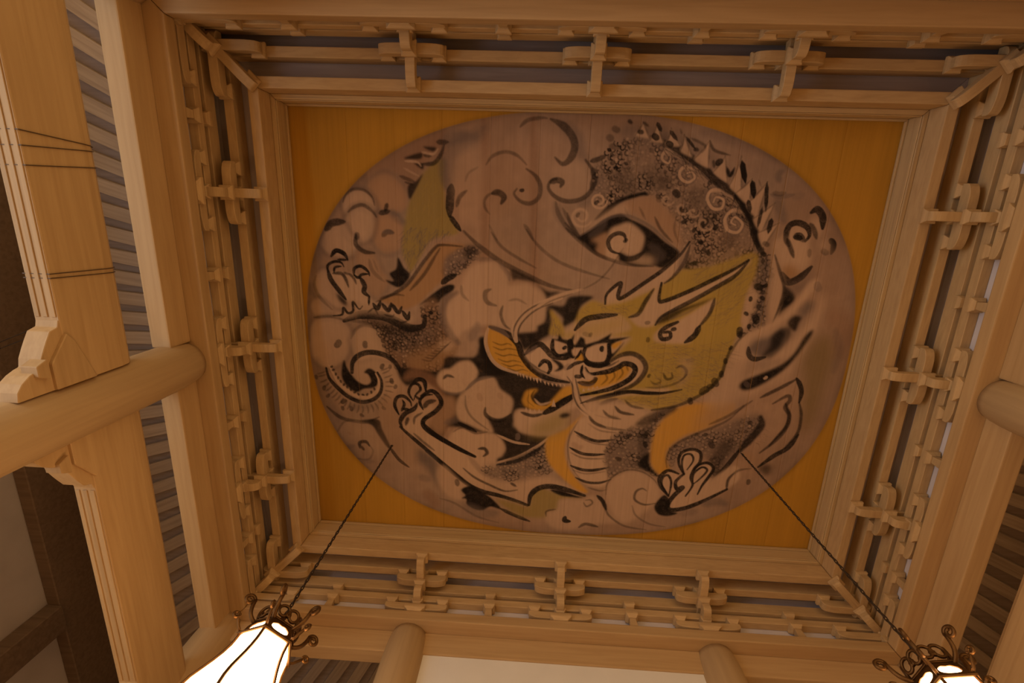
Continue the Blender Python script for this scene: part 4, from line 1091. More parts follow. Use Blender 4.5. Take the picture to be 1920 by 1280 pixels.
f('H', [(240,540),(330,380),(480,320),(600,340),(700,460),(720,560),(900,540),(1060,640),(1095,800),(1070,920),(980,1020),(820,1040),(720,990),(500,960),(300,1000),(160,1100),(90,950),(90,780),(180,660)], PALE, 0.8, 3)
s('H', [(535,598),(485,625),(480,690),(510,735),(590,762)], 40, 0.55); s('H', [(655,765),(635,850),(670,950),(725,995)], 28, 0.65); s('H', [(715,712),(800,700),(890,745)], 22, 0.35); s('H', [(238,560),(250,650),(312,712)], 28, 0.35); wash('H', [(330,1100),(390,1000),(400,950)], 90, 0.45, GREY); wash('H', [(200,630),(80,700),(50,850),(110,1000),(210,1130)], 70, 0.5, SHADE)
f('H', [(415,1100),(480,1085),(505,1200),(580,1290),(470,1300),(430,1180)], INK, 0.92, 3); f('K', [(45,405),(110,405),(130,560),(220,680),(340,745),(250,770),(100,755),(0,650),(-10,605),(90,640)], INK, 0.95, 2)
f('H', [(1085,790),(1140,755),(1260,760),(1330,670),(1560,672),(1440,770),(1400,890),(1290,965),(1250,960),(1250,880),(1150,800)], INK, 0.97, 2); f('H', [(1095,800),(1145,815),(1135,1030),(1035,1105),(1000,1175),(880,1215),(820,1110),(805,1040),(985,1020),(1000,965),(1075,920)], INK, 0.97, 2)

# --- body arch upper right
BODY = [(300,560),(400,430),(520,300),(760,260),(1020,390),(1250,560),(1500,740),(1700,900),(1850,1150),(1910,1400),(1500,1530),(1250,1570),(1150,1350),(1110,1080),(900,850),(830,815),(560,845),(420,960),(310,800)]
f('F', BODY, SHADE, 0.38, 8); f('F', [(420,180),(700,120),(1000,250),(1300,450),(1200,560),(900,420),(500,330)], SHADE, 0.35, 12)
scales('F', BODY, 42, 0.9, 0.88, 13, 71, light=0.5, jit=0.5); scales('F', BODY, 56, 0.4, 0.3, 11, 72, light=0.3, jit=0.8)
for x, y, w in ((850,640,240),(560,640,190),(1300,860,200),(640,760,150),(990,700,150),(1480,1010,160),(1640,1270,150),(1000,290,120)): wash('F', [(x-30, y), (x+30, y+20)], w, 0.38, INK)
for x, y, w in ((1160,970,60),(1385,1115,90),(1110,820,70),(1190,1100,45),(1290,1180,40),(1500,1160,45),(1350,1300,45),(1430,1400,45)): dot('F', x, y, w, 0.85)
for x, y, r in ((1170,960,75),(1390,1110,90),(1020,870,70),(1280,1000,60)): spiral('F', x, y, r, 0.9, 20, PALE, 0.7, 0.4)
f('F', [(560,925),(830,835),(1000,960),(1100,1080),(1150,1320),(1060,1290),(900,1140),(700,1030)], PEACH, 0.85, 4)
s('F', [(895,1050),(960,1182),(1070,1300)], 24, 0.6); s('F', [(590,950),(625,1025)], 18, 0.4); s('F', [(740,950),(800,1070)], 20, 0.4); s('F', [(1100,1080),(1090,1180),(1130,1300)], 20, 0.4)
f('F', [(290,1080),(420,940),(560,855),(700,812),(800,795),(830,830),(740,845),(560,905),(400,1025)], INK, 1, 1)
f('F', [(240,1180),(320,1060),(480,960),(600,930),(640,1000),(500,1020),(380,1080)], PALE, 0.7, 4)
EYEGAP = [(135,235),(250,165),(400,55),(550,5),(650,55),(760,105),(870,175),(1000,285),(1148,400),(1000,538),(880,525),(700,530),(540,470),(400,440),(310,400),(220,315)]
f('I', EYEGAP, INK, 1.0, 1)
f('I', [(270,260),(420,190),(440,300),(420,440),(310,390),(325,300),(255,275)], PEACH, 0.95, 3)
f('I', [(400,400),(420,260),(450,160),(540,115),(650,95),(775,200),(785,290),(740,395),(640,425),(545,390),(520,480),(430,460)], PALE, 0.97, 2)
f('I', [(600,455),(700,435),(800,420),(890,450),(860,520),(700,505)], PALE, 0.8, 5)
s('I', [(605,285),(590,218),(530,198),(460,230),(428,292),(460,372),(535,402)], 36, 0.9); s('I', [(540,400),(600,452),(700,442),(795,378)], 44, 0.8); dot('I', 600, 270, 40, 0.8); wash('I', [(400,80),(330,170),(250,220)], 70, 0.4, GREY); wash('I', [(860,330),(950,420),(900,480)], 90, 0.35, GREY)
s('I', [(0,95),(140,242),(300,392),(450,462),(640,512),(880,530)], 32, 0.55); s('I', [(150,225),(300,130),(480,30),(650,30),(850,130),(1010,270),(1140,390)], 24, 0.6, GREY)
f('I', [(1170,555),(1210,490),(1260,400),(1240,520),(1260,560)], INK, 0.9, 2)
for c in ([(1500,690),(1400,600),(1250,540),(1160,570),(1148,650),(1220,702),(1292,660),(1270,600),(1220,612)],[(1310,515),(1150,432),(1000,400),(968,470),(1030,512),(1052,470)],[(1000,360),(1200,422),(1330,505)],[(1700,900),(1600,800),(1470,780),(1420,860),(1470,960),(1560,962),(1582,880),(1510,850),(1480,902)],[(1885,1190),(1800,1010),(1680,980),(1600,1060),(1620,1172),(1720,1202),(1772,1120),(1700,1050),(1660,1102),(1702,1130)],[(1560,740),(1660,830),(1760,960)],[(1450,600),(1330,560),(1220,560)]):
    s('F', c, 62, 0.7, SHADE, 0.5, 4); s('F', c, 24, 0.95, PALE, 0.5)
    for o in (-24, -13, 13): s('F', [(x+o*0.7, y-o) for x, y in c[:max(3, len(c)//2)]], 7, 0.75, PALE)
spiral('F', 335, 885, 85, 1.6, 20, PALE, 0.9, 0.0, 1, 0.25); dot('F', 315, 905, 42, 0.85); spiral('F', 160, 1045, 110, 1.6, 22, PALE, 0.8, 0.5, 1, 0.2); dot('F', 130, 1030, 40, 0.6); s('F', [(20,1010),(60,1130),(140,1230)], 28, 0.5)
wash('F', [(620,170),(900,230),(1150,330),(1380,470),(1560,640),(1720,780),(1850,960)], 190, 0.45, GREY); wash('G', [(480,640),(620,850),(720,1080)], 170, 0.4, GREY)
s('F', [(850,250),(1030,322),(1200,422),(1380,562),(1500,682),(1600,752),(1740,852),(1790,960),(1870,1120)], 70, 0.9, INK, 0.4, 3)
s('G', [(430,740),(520,852),(590,982),(640,1122),(665,1270)], 76, 0.93, INK, 0.6, 3); s('J', [(590,0),(655,150),(700,250)], 60, 0.9)
hairs('F', [(1000,330),(1400,560),(1700,820),(1860,1120),(1780,1130),(1600,860),(1300,620),(980,400)], 0.75, 90, 120, INK, 0.9, 9, 73, 0.25); hairs('G', [(430,720),(560,880),(680,1200),(600,1220),(520,1000),(400,780)], 1.1, 90, 70, INK, 0.9, 9, 74, 0.25)
SPK = [('F',(1000,330),(1060,160),(1150,340)),('F',(1150,390),(1190,225),(1270,450)),('F',(1290,470),(1445,285),(1430,560)),('F',(1480,600),(1600,440),(1620,700)),('F',(1640,740),(1765,440),(1760,830)),('G',(430,700),(590,560),(560,830)),('G',(530,820),(745,590),(640,950)),('G',(600,960),(820,800),(680,1100)),('G',(650,1100),(860,1000),(700,1250)),('F',(850,280),(920,110),(980,310)),('F',(700,230),(780,100),(840,260))]
for sh, b0, tip, b1 in SPK:
    f(sh, [b0, ((b0[0]*0.55+tip[0]*0.45)+10, (b0[1]*0.55+tip[1]*0.45)), tip, ((b1[0]*0.6+tip[0]*0.4)-5, (b1[1]*0.6+tip[1]*0.4)), b1], PALE, 0.85, 1)
    s(sh, [tip, ((b0[0]+tip[0])/2+8, (b0[1]+tip[1])/2), b0], 12, 0.6); s(sh, [tip, ((b1[0]+tip[0])/2, (b1[1]+tip[1])/2), b1], 12, 0.5)
for q, w, a in (([(1048,185),(1120,285)],38,.9),([(918,105),(962,195)],40,.9),([(780,100),(835,145)],26,.7),([(635,85),(665,112)],38,.85),([(735,195),(780,205)],46,.85),([(880,230),(930,270)],60,.9),([(1020,310),(1070,335)],60,.9),([(1205,245),(1305,375)],28,.9),([(1250,258),(1395,335),(1370,405)],28,.55),([(1448,285),(1490,380),(1650,432)],30,.7),([(1620,565),(1642,635),(1695,560)],34,.85),([(1768,485),(1802,705)],56,.95),([(1868,690),(1885,865)],50,.95),([(1480,480),(1490,560)],30,.7),([(480,160),(540,190)],60,.5),([(430,250),(470,270)],70,.45),([(440,340),(560,350)],60,.45),([(1150,170),(1165,220)],20,.5)):
    s('F', q, w*0.78, a, INK, 0.15)
dot('F', 1540, 505, 62, 0.92); dot('F', 1310, 378, 40, 0.8)
for q, w, a in (([(480,385),(525,610)],52,.95),([(588,575),(612,750)],56,.95),([(738,590),(725,890)],42,.95),([(785,955),(748,1110)],52,.95),([(548,770),(572,900)],46,.9),([(692,840),(640,1060)],36,.9),([(330,440),(372,525),(412,445)],34,.8),([(655,570),(680,640)],16,.4),([(700,1200),(760,1230)],50,.6)):
    s('G', q, w*0.78, a, INK, 0.12)
wash('G', [(865,585),(850,520),(900,480)], 60, 0.6, GREY); s('G', [(775,715),(860,742),(1010,718)], 36, 0.55, GREY); s('G', [(800,700),(860,715),(920,700)], 40, 0.4); wash('G', [(830,780),(870,880),(910,990)], 90, 0.6, GREY); wash('G', [(100,90),(300,130),(500,200),(700,280),(850,370)], 110, 0.45); wash('G', [(1000,740),(1100,720)], 70, 0.35); wash('G', [(1380,900),(1480,1040),(1560,1200)], 120, 0.4)
f('G', [(960,1270),(935,1130),(970,1030),(1050,1005),(1140,1040),(1180,1130),(1150,1260),(1100,1380),(1000,1400)], PALE, 0.75, 4); f('G', [(1180,1000),(1240,940),(1290,1000),(1290,1100),(1230,1160)], PALE, 0.7, 4)
s('G', [(965,1280),(930,1132),(960,1032),(1040,1000),(1132,1040),(1162,1122),(1118,1185)], 50, 0.95, INK, 0.4); s('G', [(1008,1140),(1060,1130),(1102,1185)], 52, 0.95); s('G', [(1175,900),(1240,868),(1292,940),(1292,1060)], 58, 0.95); s('G', [(1168,1008),(1210,1080),(1232,1160)], 40, 0.75); s('G', [(1365,1168),(1402,1212),(1388,1275)], 46, 0.95)
f('J', [(810,130),(950,60),(1150,180),(1170,330),(1080,440),(960,400),(880,380),(830,260)], PALE, 0.8, 4)
s('J', [(938,95),(970,180),(1003,280)], 38, 0.8); s('J', [(1008,72),(1085,92)], 44, 0.95); s('J', [(1288,208),(1345,245)], 46, 0.7); s('J', [(1160,200),(1160,275)], 34, 0.45); s('J', [(1375,95),(1405,160),(1378,245)], 44, 0.9); f('J', [(1220,130),(1330,90),(1370,160),(1340,240),(1250,200)], PALE, 0.5, 5); s('J', [(935,30),(925,100),(960,170)], 40, 0.7)
f('J', [(880,400),(960,355),(1060,430),(960,505)], RUST, 0.8, 5); s('J', [(885,435),(950,525),(1060,485),(1180,375)], 62, 0.95, INK, 0.4)
wash('J', [(1300,350),(1500,350),(1560,600)], 260, 0.35, PAPER); wash('J', [(1400,850),(1500,1000),(1450,1250)], 200, 0.4, REDB)

# --- right: ridge beside the mane, streaming fins
hairs('J', [(600,200),(760,260),(800,450),(720,820),(560,960),(620,600)], 1.7, 70, 90, INK, 0.8, 9, 82, 0.4)
f('J', [(600,230),(690,240),(770,300),(810,450),(750,600),(730,820),(690,980),(540,970),(640,700),(600,480)], GREY, 0.75, 5); scales('J', [(600,230),(690,240),(770,300),(810,450),(750,600),(730,820),(690,980),(540,970),(640,700),(600,480)], 50, 1.4, 0.8, 14, 81, light=0.35)
f('J', [(800,240),(880,420),(905,600),(885,780),(800,940),(755,800),(760,560)], PALE, 0.75, 4); s('J', [(815,255),(870,440),(908,582),(880,722),(795,930)], 28, 0.75)
for q in ([(545,560),(600,600),(660,660),(600,760),(620,820),(560,830),(500,760)], [(500,800),(570,850),(560,940),(490,1000),(470,900)]): f('J', q, PALE, 0.8, 2)
for x, y, w in ((570,695,58),(527,845,58),(465,1045,60),(655,570,100),(690,690,60),(620,900,110),(720,560,60),(560,970,60),(510,1040,36),(700,250,70)): dot('J', x, y, w*0.72, 0.92)
f('J', [(915,570),(1005,640),(1005,720),(900,810),(845,870),(890,690)], INK, 1, 2)
f('J', [(940,560),(1080,520),(1170,400),(1180,500),(1080,640),(1010,640)], SHADE, 0.7, 6)
f('J', [(1170,520),(1250,540),(1060,775),(900,915),(700,1025),(560,1115),(500,1290),(375,1290),(440,1115),(600,1015),(800,925),(980,775)], PALE, 0.95, 3)
f('J', [(1300,620),(1200,860),(1060,1030),(900,1180),(740,1290),(900,1300),(1080,1205),(1200,1025),(1300,800)], PALE, 0.75, 5)
f('J', [(1060,810),(1120,725),(1210,725),(1180,810),(1080,890)], GREY, 0.75, 4); f('J', [(940,925),(1010,860),(1085,880),(1060,935),(1020,1020),(960,980)], INK, 0.95, 2); f('J', [(700,1220),(800,1050),(940,970),(975,1060),(850,1215),(760,1285)], INK, 0.92, 3); dot('J', 1250, 570, 80, 0.4, GREY)
f('O', [(430,160),(560,60),(800,-60),(700,80),(760,150),(680,280),(520,385),(430,380),(330,560),(260,800),(60,860),(-60,800),(100,560),(200,360),(300,220)], PALE, 0.7, 8)
f('O', [(385,290),(440,340),(520,372),(700,275),(765,135),(720,85),(600,165),(470,200)], GREY, 0.9, 4); f('O', [(520,375),(590,260),(630,150),(735,85),(768,140),(690,280)], INK, 0.92, 3); s('O', [(390,270),(400,350),(450,390),(560,370)], 46, 0.9)
f('O', [(470,240),(560,200),(600,250),(520,330),(460,320)], SHADE, 0.7, 6)
f('O', [(330,790),(560,690),(800,560),(1000,260),(1080,40),(1000,0),(900,200),(780,380),(560,480),(350,570),(280,680)], PALE, 0.55, 6)
f('O', [(298,665),(335,608),(450,558),(600,498),(740,428),(850,325),(950,165),(1035,95),(1015,170),(880,355),(760,485),(600,602),(440,685),(340,702)], INK, 1, 2); dot('O', 560, 575, 36, 0.9, PALE); dot('O', 380, 640, 60, 0.4, SHADE)
s('O', [(-20,720),(110,560),(170,400),(280,220),(380,125)], 28, 0.65); dot('O', 160, 415, 34, 0.8); dot('O', 125, 535, 30, 0.8); dot('O', 205, 280, 28, 0.6)
f('O', [(920,400),(1050,200),(1200,150),(1255,400),(1170,700),(1090,950),(950,1150),(920,900),(940,640)], (0.22, 0.145, 0.06), 0.8, 10); f('O', [(1150,600),(1300,400),(1260,700),(1130,1050),(1040,1200),(960,1220),(1080,950)], PAPER, 0.4, 10)
s('O', [(510,775),(700,682),(880,585)], 34, 0.8); s('O', [(870,580),(905,642),(922,722),(898,825)], 42, 0.95); s('O', [(898,820),(918,952),(880,1132),(740,1290)], 30, 0.8); s('O', [(635,835),(780,758),(805,800),(758,872),(798,952),(770,1062),(690,1152),(595,1260)], 36, 0.75); s('O', [(0,1042),(200,952),(430,805)], 30, 0.55)
wash('O', [(1260,100),(1300,300),(1240,520)], 80, 0.4, SHADE)

# --- head
MANEP = [('K',[(1000,250),(1020,190),(1060,100),(1180,20)]),('I',[(400,905),(560,845),(780,790),(960,700),(1000,690),(1150,570),(1260,560),(1500,515),(1890,395),(1910,560),(1860,700),(1800,850),(1750,1100)]),('L',[(1560,250),(1480,420),(1400,620),(1330,800),(1200,935),(950,1045),(650,1110),(400,1050),(300,1000),(60,1040)]),('K',[(1240,1000),(1000,900),(940,600),(960,380)])]
f(MANEP, None, MANE, 0.97, 2); f('L', [(900,480),(1200,500),(1480,380),(1380,640),(1200,900),(800,960),(700,760)], OLIVE, 0.4, 14); f('I', [(1000,700),(1300,540),(1850,420),(1800,800),(1400,800)], OLIVE, 0.35, 14)
hairs('L', [(620,450),(1000,480),(1450,420),(1380,620),(1150,900),(700,930),(620,700)], 0.05, 130, 230, SHADE, 0.6, 9, 91, 0.4); hairs('L', [(620,450),(1000,480),(1450,420),(1380,620),(1150,900),(700,930),(620,700)], 0.0, 120, 120, ORANGE, 0.3, 8, 92, 0.4)
hairs('I', [(1250,600),(1850,440),(1800,800),(1500,1200),(1400,1000),(1500,850)], -0.6, 150, 150, SHADE, 0.45, 9, 93); hairs('L', [(300,1010),(650,960),(1000,960),(1100,980),(800,1060),(500,1060)], -0.1, 120, 90, SHADE, 0.6, 9, 94)
f('K', [(430,1290),(415,1200),(460,1110),(700,1140),(1060,1000),(1300,960),(1500,920),(1920,900),(1920,945),(1600,960),(1250,1000),(1100,1060),(900,1130),(800,1200),(900,1290)], PALE, 0.95, 3)
f('Q', [(1430,500),(1440,640),(1510,705),(1740,730),(1900,640),(1920,500),(1700,470)], PALE, 0.9, 3); f('Q', [(1620,600),(1900,470),(1930,640),(1740,735),(1560,710)], OLIVE, 0.75, 10)
f('K', [(895,310),(1050,225),(1250,180),(1450,160),(1560,300),(1350,370),(1560,385),(1480,480),(1340,630),(1480,555),(1640,560),(1725,680),(1660,810),(1500,890),(1380,930),(1200,920),(1000,860),(800,760),(560,680),(500,540),(640,450),(760,400)], PALE, 0.95, 3)
f('K', [(1000,300),(1200,230),(1450,180),(1540,270),(1350,340),(1150,390),(1050,340)], MANE, 0.55, 8); f('K', [(1040,290),(1090,290),(1080,340),(1030,330)], REDB, 0.4, 4)
f('K', [(755,110),(830,180),(890,290),(900,380),(830,370),(750,350),(770,230)], MANE, 0.97, 2); hairs('K', [(760,150),(880,300),(880,370),(770,350)], 1.5, 90, 40, SHADE, 0.6, 9, 95)
f('K', [(900,360),(940,320),(1000,340),(950,400),(890,400)], MANE, 0.7, 4)
f('K', [(140,275),(250,320),(400,430),(470,560),(560,680),(650,790),(520,765),(380,725),(260,675),(165,585),(118,440)], ORANGE, 0.97, 2)
s('K', [(140,275),(110,425),(160,585),(260,685),(430,745)], 34, 0.9, PALE, 0.5); s('K', [(150,280),(320,345),(430,450),(472,562),(560,682),(680,772),(800,812),(945,835)], 58, 0.97, INK, 0.35); s('K', [(140,275),(260,320),(340,380)], 46, 0.8, SHADE)
for k, (x, y) in enumerate(((185,480),(205,540),(235,600),(270,645),(330,690),(180,430))): s('K', [(x,y),(x+80,y+30),(x+150,y+18),(x+250-12*k,y+34)], 11, 0.75)
s('K', [(415,420),(395,310),(450,208),(560,108),(700,38),(860,-10)], 60, 0.95, PALE, 0.6); s('K', [(385,385),(400,280),(470,168),(590,78),(750,15)], 14, 0.85, INK); s('K', [(440,440),(440,310),(500,208),(620,108),(780,42)], 14, 0.85)
s('H', [(1000,765),(1150,692),(1350,622),(1460,598)], 36, 0.9, PALE); s('H', [(1040,770),(1160,705),(1350,640)], 12, 0.6); s('H', [(1440,605),(1600,520),(1720,400),(1800,280),(1860,190)], 16, 0.45)
# snout, nostril, eyes
f('K', [(505,545),(640,455),(700,482),(760,600),(900,620),(1050,640),(1085,700),(1065,810),(920,765),(760,752),(640,722),(545,625)], PALE, 0.95, 2)
s('K', [(500,560),(560,500),(650,455),(710,500),(780,572),(900,602),(935,588)], 52, 0.95, INK, 0.3); s('K', [(500,545),(560,520),(620,470)], 40, 0.6, SHADE); s('K', [(560,640),(660,715),(760,752)], 16, 0.7)
s('K', [(645,672),(690,622),(742,640),(757,702),(735,742)], 40, 1, INK, 0.6); f('K', [(765,600),(850,628),(893,680),(860,715),(795,725),(838,680)], INK, 1, 1)
f('K', [(1000,470),(1060,375),(1100,400),(1110,455),(1230,420),(1320,372),(1375,340),(1345,402),(1565,378),(1400,442),(1250,465),(1130,495),(1020,488)], INK, 1, 1, True); f('K', [(755,395),(830,402),(842,345),(882,402),(950,412),(1003,345),(985,445),(1005,462),(1060,462),(1030,495),(940,475),(880,445)], INK, 1, 1, True)
f('K', [(1105,525),(1200,462),(1335,448),(1345,520),(1312,592),(1230,634),(1150,622),(1108,582)], PALE, 1, 1); s('K', [(1105,495),(1085,570),(1130,635),(1220,655),(1312,640),(1345,560),(1340,460)], 46, 1, INK, 0.7); s('K', [(1080,600),(1150,655),(1250,670),(1350,650)], 46, 1)
f('K', [(1340,445),(1410,435),(1368,482),(1382,545),(1500,425),(1395,572),(1305,645),(1340,560)], INK, 1, 1); f('K', [(1375,458),(1480,425),(1398,505)], ORANGE, 1, 1); dot('K', 1275, 500, 50, 1)
f('K', [(798,435),(860,438),(932,468),(932,532),(840,555),(798,522)], PALE, 1, 1); s('K', [(782,410),(778,500),(820,562),(885,562)], 38, 1, INK, 0.6); dot('K', 897, 487, 42, 1); s('K', [(955,420),(960,520),(985,575)], 58, 1, INK, 0.7); f('K', [(875,552),(960,528),(995,582),(900,605)], INK, 1, 1); f('K', [(975,510),(1045,495),(1030,560),(990,570)], PALE, 1, 1)
f('K', [(1005,605),(1062,548),(1085,615)], ORANGE, 1, 1); s('K', [(1066,510),(1042,560),(1003,605)], 24, 1); s('K', [(925,705),(1000,650),(1090,628)], 34, 0.95); s('K', [(900,700),(960,660)], 50, 0.4, SHADE)
# mouth
f('K', [(1195,805),(1250,750),(1360,728),(1480,665),(1565,690),(1505,795),(1380,858),(1240,895),(1060,890),(1050,840)], ORANGE, 1, 2)
for q in ([(1300,740),(1325,800),(1265,860)], [(1385,715),(1400,780),(1345,845)], [(1460,685),(1480,745),(1430,810)], [(1520,675),(1535,720)]): s('K', q, 18, 0.55)
s('K', [(1105,690),(1150,750),(1250,742),(1350,722),(1440,682),(1500,648),(1582,668),(1605,722),(1545,805),(1400,885),(1250,928),(1060,965)], 50, 1, INK, 0.4); s('K', [(1035,835),(1150,848),(1215,800),(1180,790)], 44, 0.9); s('K', [(1050,850),(1140,870),(1200,850)], 30, 0.5, SHADE)
f('K', [(1085,660),(1120,730),(1195,785),(1120,815),(1075,775)], PALE, 1, 1); s('K', [(1078,665),(1068,745),(1100,795)], 26, 1); s('K', [(1005,775),(1070,780)], 40, 0.9)
s('K', [(1335,645),(1450,568),(1572,548),(1672,600),(1712,692),(1660,795),(1560,875),(1400,935)], 46, 0.85, INK, 0.5); s('K', [(1240,660),(1340,670),(1440,620)], 20, 0.7)
f('K', [(485,985),(520,918),(630,905),(572,980),(622,1042),(722,1062),(782,1000),(900,880),(995,880),(985,955),(850,1012),(760,1085),(650,1115),(520,1085),(478,1025)], ORANGE, 0.98, 2); s('K', [(600,915),(570,975),(620,1045),(720,1065)], 18, 0.8); s('K', [(600,1000),(660,1055),(760,1030)], 22, 0.8, PALE); s('K', [(540,960),(530,1020),(590,1075)], 10, 0.5)
s('K', [(700,1140),(800,1085),(900,1022),(1005,958)], 66, 1, INK, 0.6); s('K', [(465,1135),(580,1168),(690,1148)], 34, 0.85)
for x, y, w, h in ((425,745,26,52),(455,758,20,46),(485,768,24,50),(520,782,22,44),(555,792,24,46),(590,802,22,44),(620,810,34,60),(655,815,26,46),(700,838,26,42),(735,848,24,38),(775,856,24,38),(815,860,22,36),(855,862,22,34),(895,864,20,30)):
    f('K', [(x-w/2,y-h*0.35),(x+w/2,y-h*0.3),(x+w*0.3,y+h*0.6)], PALE, 1, 0, True)
for x, y, w, h in ((515,1105,26,40),(555,1115,24,36),(600,1120,24,36),(645,1120,26,38),(790,1050,44,80),(1090,915,30,34),(1140,905,30,34),(1185,892,26,28),(1225,884,24,26)):
    f('K', [(x-w/2,y+h*0.35),(x+w/2,y+h*0.35),(x,y-h*0.6)], PALE, 1, 0, True)
s('K', [(880,780),(960,790),(1002,880),(1022,1000),(1080,1100),(1200,1182),(1420,1215)], 66, 1, PALE, 0.5); s('K', [(925,778),(975,860),(992,980),(1050,1092),(1160,1175)], 16, 0.85); s('K', [(1000,768),(1032,900),(1062,1020),(1125,1112)], 14, 0.8); s('K', [(1200,1160),(1320,1190),(1440,1200)], 14, 0.5)
s('K', [(1060,1045),(1250,982),(1500,930),(1700,942),(1920,940)], 30, 0.9); s('L', [(0,1035),(180,982),(420,930),(600,942),(760,942),(950,908)], 38, 0.92)
f('K', [(1240,1055),(1330,1000),(1440,998),(1300,1055)], INK, 0.95, 1); f('K', [(845,1170),(900,1138),(960,1160),(890,1195)], INK, 0.95, 2); f('K', [(1110,1060),(1200,1030),(1250,1070),(1200,1120),(1130,1110)], PALE, 0.8, 3)
f('L', [(0,1060),(300,1010),(420,1050),(650,1110),(560,1280),(0,1290)], PALE, 0.7, 6)
for q, w, a in (([(385,1015),(450,1072),(570,1097)],26,.65),([(285,1075),(340,1132),(470,1158)],30,.75),([(165,1115),(220,1172),(340,1203)],26,.65),([(25,1175),(80,1240),(190,1285)],30,.75)): s('L', q, w, a)
s('L', [(1530,290),(1532,385)], 56, 0.9); s('L', [(1445,480),(1390,622),(1350,752),(1250,882),(1150,952),(1000,1032),(850,1082),(650,1112)], 32, 0.7, INK, 0.6)
for x, y, w in ((1392,622,50),(1352,752,56),(1290,832,80),(1180,922,90),(1440,490,40),(1040,1020,60),(1240,880,60)): dot('L', x, y, w, 0.75)
wash('L', [(520,1250),(700,1170),(880,1095)], 100, 0.7, INK)
s('L', [(895,692),(950,672),(998,720),(980,782),(945,815)], 26, 0.75); s('L', [(765,745),(800,802),(855,788),(850,740)], 26, 0.7); s('L', [(640,820),(680,850),(740,830),(720,800)], 20, 0.5); f('L', [(930,620),(1040,600),(1040,720),(960,860),(880,880),(980,760)], PALE, 0.45, 6); s('L', [(590,885),(740,885),(900,840),(1000,760)], 22, 0.5); s('L', [(1000,620),(1080,610)], 40, 0.4, SHADE); dot('L', 610, 410, 44, 0.6); dot('L', 625, 770, 36, 0.7)
# horns and ear
f('I', [(395,905),(430,790),(550,695),(530,835),(580,845),(800,692),(1000,542),(1150,412),(1235,295),(1250,360),(1180,505),(1080,625),(960,712),(820,785),(600,885)], PALE, 0.97, 2); f('I', [(395,905),(600,885),(780,800),(700,980),(520,1000)], MANE, 0.6, 6)
s('I', [(398,905),(420,800),(552,695),(528,822),(570,842),(780,702),(980,562),(1150,412),(1242,285)], 36, 0.95, INK, 0.5); s('I', [(1248,315),(1190,482),(1080,632),(990,698)], 32, 0.85); f('I', [(1130,470),(1232,330),(1200,475),(1100,605)], SHADE, 0.7, 4)
f('I', [(640,1035),(760,985),(860,810),(950,695),(938,865),(1050,855),(1300,755),(1600,622),(1835,468),(1800,535),(1500,745),(1250,895),(1000,1025),(900,1115),(740,1130)], PALE, 0.97, 2)
s('I', [(635,1038),(730,1002),(800,882),(885,755)], 38, 0.85); s('I', [(962,695),(938,862),(1000,872),(1250,772),(1500,652),(1700,552),(1835,465)], 38, 0.95, INK, 0.5); s('I', [(1835,475),(1700,622),(1500,742),(1250,882),(1050,982),(950,1042),(900,1115)], 40, 0.88, INK, 0.4)
f('I', [(905,1110),(955,1030),(1100,965),(1300,905),(1500,842),(1380,905),(1200,975),(1050,1065)], INK, 0.88, 2); f('I', [(880,1240),(950,1150),(1150,1060),(1350,940),(1492,858),(1470,962),(1380,1082),(1280,1242),(1210,1300),(940,1290)], PALE, 0.97, 2)
s('I', [(1495,850),(1442,1002),(1335,1135)], 34, 0.85); s('I', [(1345,1125),(1290,1222),(1195,1290)], 52, 0.97); s('I', [(1125,1085),(1000,1142),(948,1202),(970,1255),(1045,1242),(1045,1188),(985,1190)], 40, 0.95, INK, 0.6); dot('I', 1085, 1160, 46, 0.95); s('I', [(1040,1060),(1200,1000),(1330,930)], 22, 0.5, SHADE)
s('I', [(95,1165),(200,1062),(330,1032),(515,1012)], 52, 0.95, INK, 0.4); s('I', [(180,1200),(250,1220)], 40, 0.3); dot('I', 820, 1090, 44, 0.5); dot('I', 255, 1215, 40, 0.45)
hairs('I', [(150,950),(400,900),(700,930),(500,1010),(250,1020)], 0.3, 70, 60, SHADE, 0.65, 9, 97)

# hand grain, then cut the disc out of the gold ground
gr = (0.96 + 0.08*smooth_noise(0.02, 0.5, 98, 2))[..., None]
canvas *= gr
m3 = disc[..., None]
canvas = canvas*m3 + gold_keep*(1-m3)
edge = np.exp(-((1-dd)*2.6/0.03)**2)*(0.35*smooth_noise(0.3, 0.3, 99, 2))
canvas *= (1-edge)[..., None]
canvas = np.clip(canvas, 0.006, 0.9)

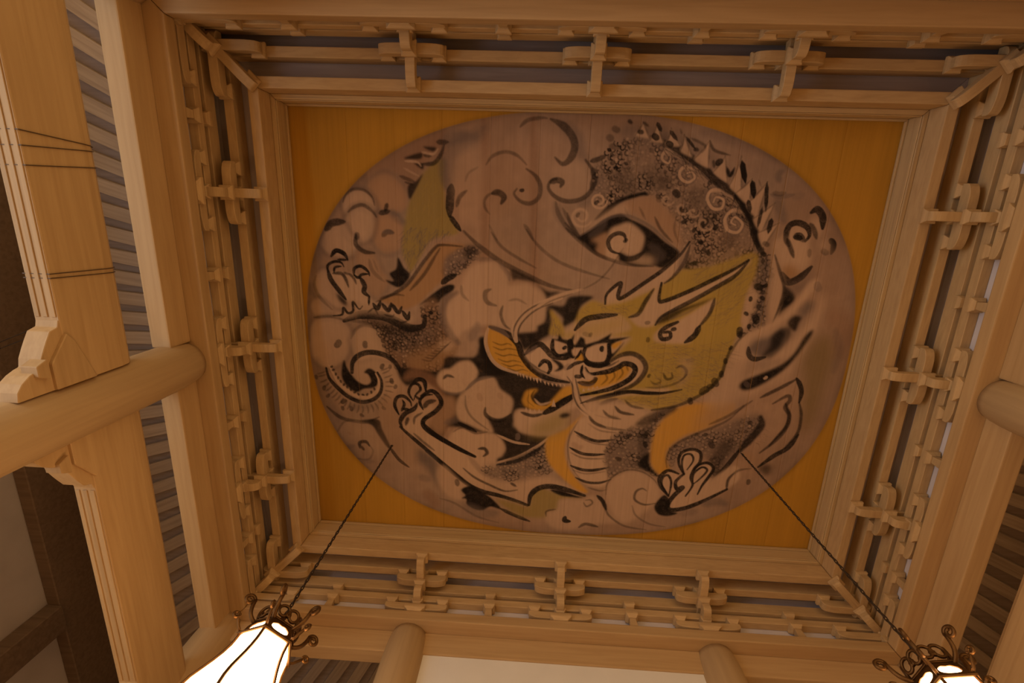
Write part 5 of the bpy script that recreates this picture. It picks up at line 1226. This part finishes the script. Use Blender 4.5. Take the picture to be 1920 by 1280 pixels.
painting = empty('ceiling_painting', (0, 0, Z(5.0)))
tag(painting, 'ceiling panel painted with a coiling dragon and clouds in an oval on gold', 'painting')
joints = [-PX] + [x for x in (-1.4233 + k*0.4855 for k in range(-3, 9)) if -PX + 0.12 < x < PX - 0.12] + [PX]
cols = [int(round((x + PX)/dxx)) for x in joints]
for k, (c0, c1) in enumerate(zip(cols, cols[1:])):
    nx, ny = c1 - c0 + 1, GY + 1
    xm = (gxs[c0] + gxs[c1])/2
    X_, Y_ = np.meshgrid(gxs[c0:c1+1] - xm, gys)
    X_ = X_.copy(); X_[:, 0] += 0.0007; X_[:, -1] -= 0.0007
    zb = 0.0012*math.sin(k*2.3)
    Zt = np.full_like(X_, zb); Zt[:, 0] += 0.002; Zt[:, -1] += 0.002
    co = np.stack([X_, Y_, Zt], -1).reshape(-1, 3)
    idx = np.arange(nx*ny).reshape(ny, nx)
    quads = np.stack([idx[:-1, :-1], idx[1:, :-1], idx[1:, 1:], idx[:-1, 1:]], -1).reshape(-1, 4)
    base = len(co)
    # back face and edges close the board
    bx = np.array([[X_[0, 0], -PY, 0.03], [X_[0, -1], -PY, 0.03], [X_[0, -1], PY, 0.03], [X_[0, 0], PY, 0.03]])
    co = np.vstack([co, bx])
    extra = [(base, base+1, base+2, base+3), (int(idx[0, 0]), int(idx[0, -1]), base+1, base), (int(idx[0, -1]), int(idx[-1, -1]), base+2, base+1), (int(idx[-1, -1]), int(idx[-1, 0]), base+3, base+2), (int(idx[-1, 0]), int(idx[0, 0]), base, base+3)]
    allq = np.vstack([quads, np.array(extra)])
    me = bpy.data.meshes.new('board')
    me.vertices.add(len(co)); me.vertices.foreach_set('co', co.astype(np.float32).ravel())
    me.loops.add(allq.size); me.loops.foreach_set('vertex_index', allq.astype(np.int32).ravel())
    me.polygons.add(len(allq)); me.polygons.foreach_set('loop_start', np.arange(0, allq.size, 4, dtype=np.int32))
    me.update(calc_edges=True)
    at = me.color_attributes.new('paint', 'FLOAT_COLOR', 'POINT')
    cc = np.ones((len(co), 4), np.float32); cc[:base, :3] = canvas[:, c0:c1+1].reshape(-1, 3); cc[base:, :3] = 0.2
    at.data.foreach_set('color', cc.ravel())
    me.materials.append(M_PAINT)
    o = bpy.data.objects.new('board', me); o.location = (xm, 0, 0)
    link(o, painting)
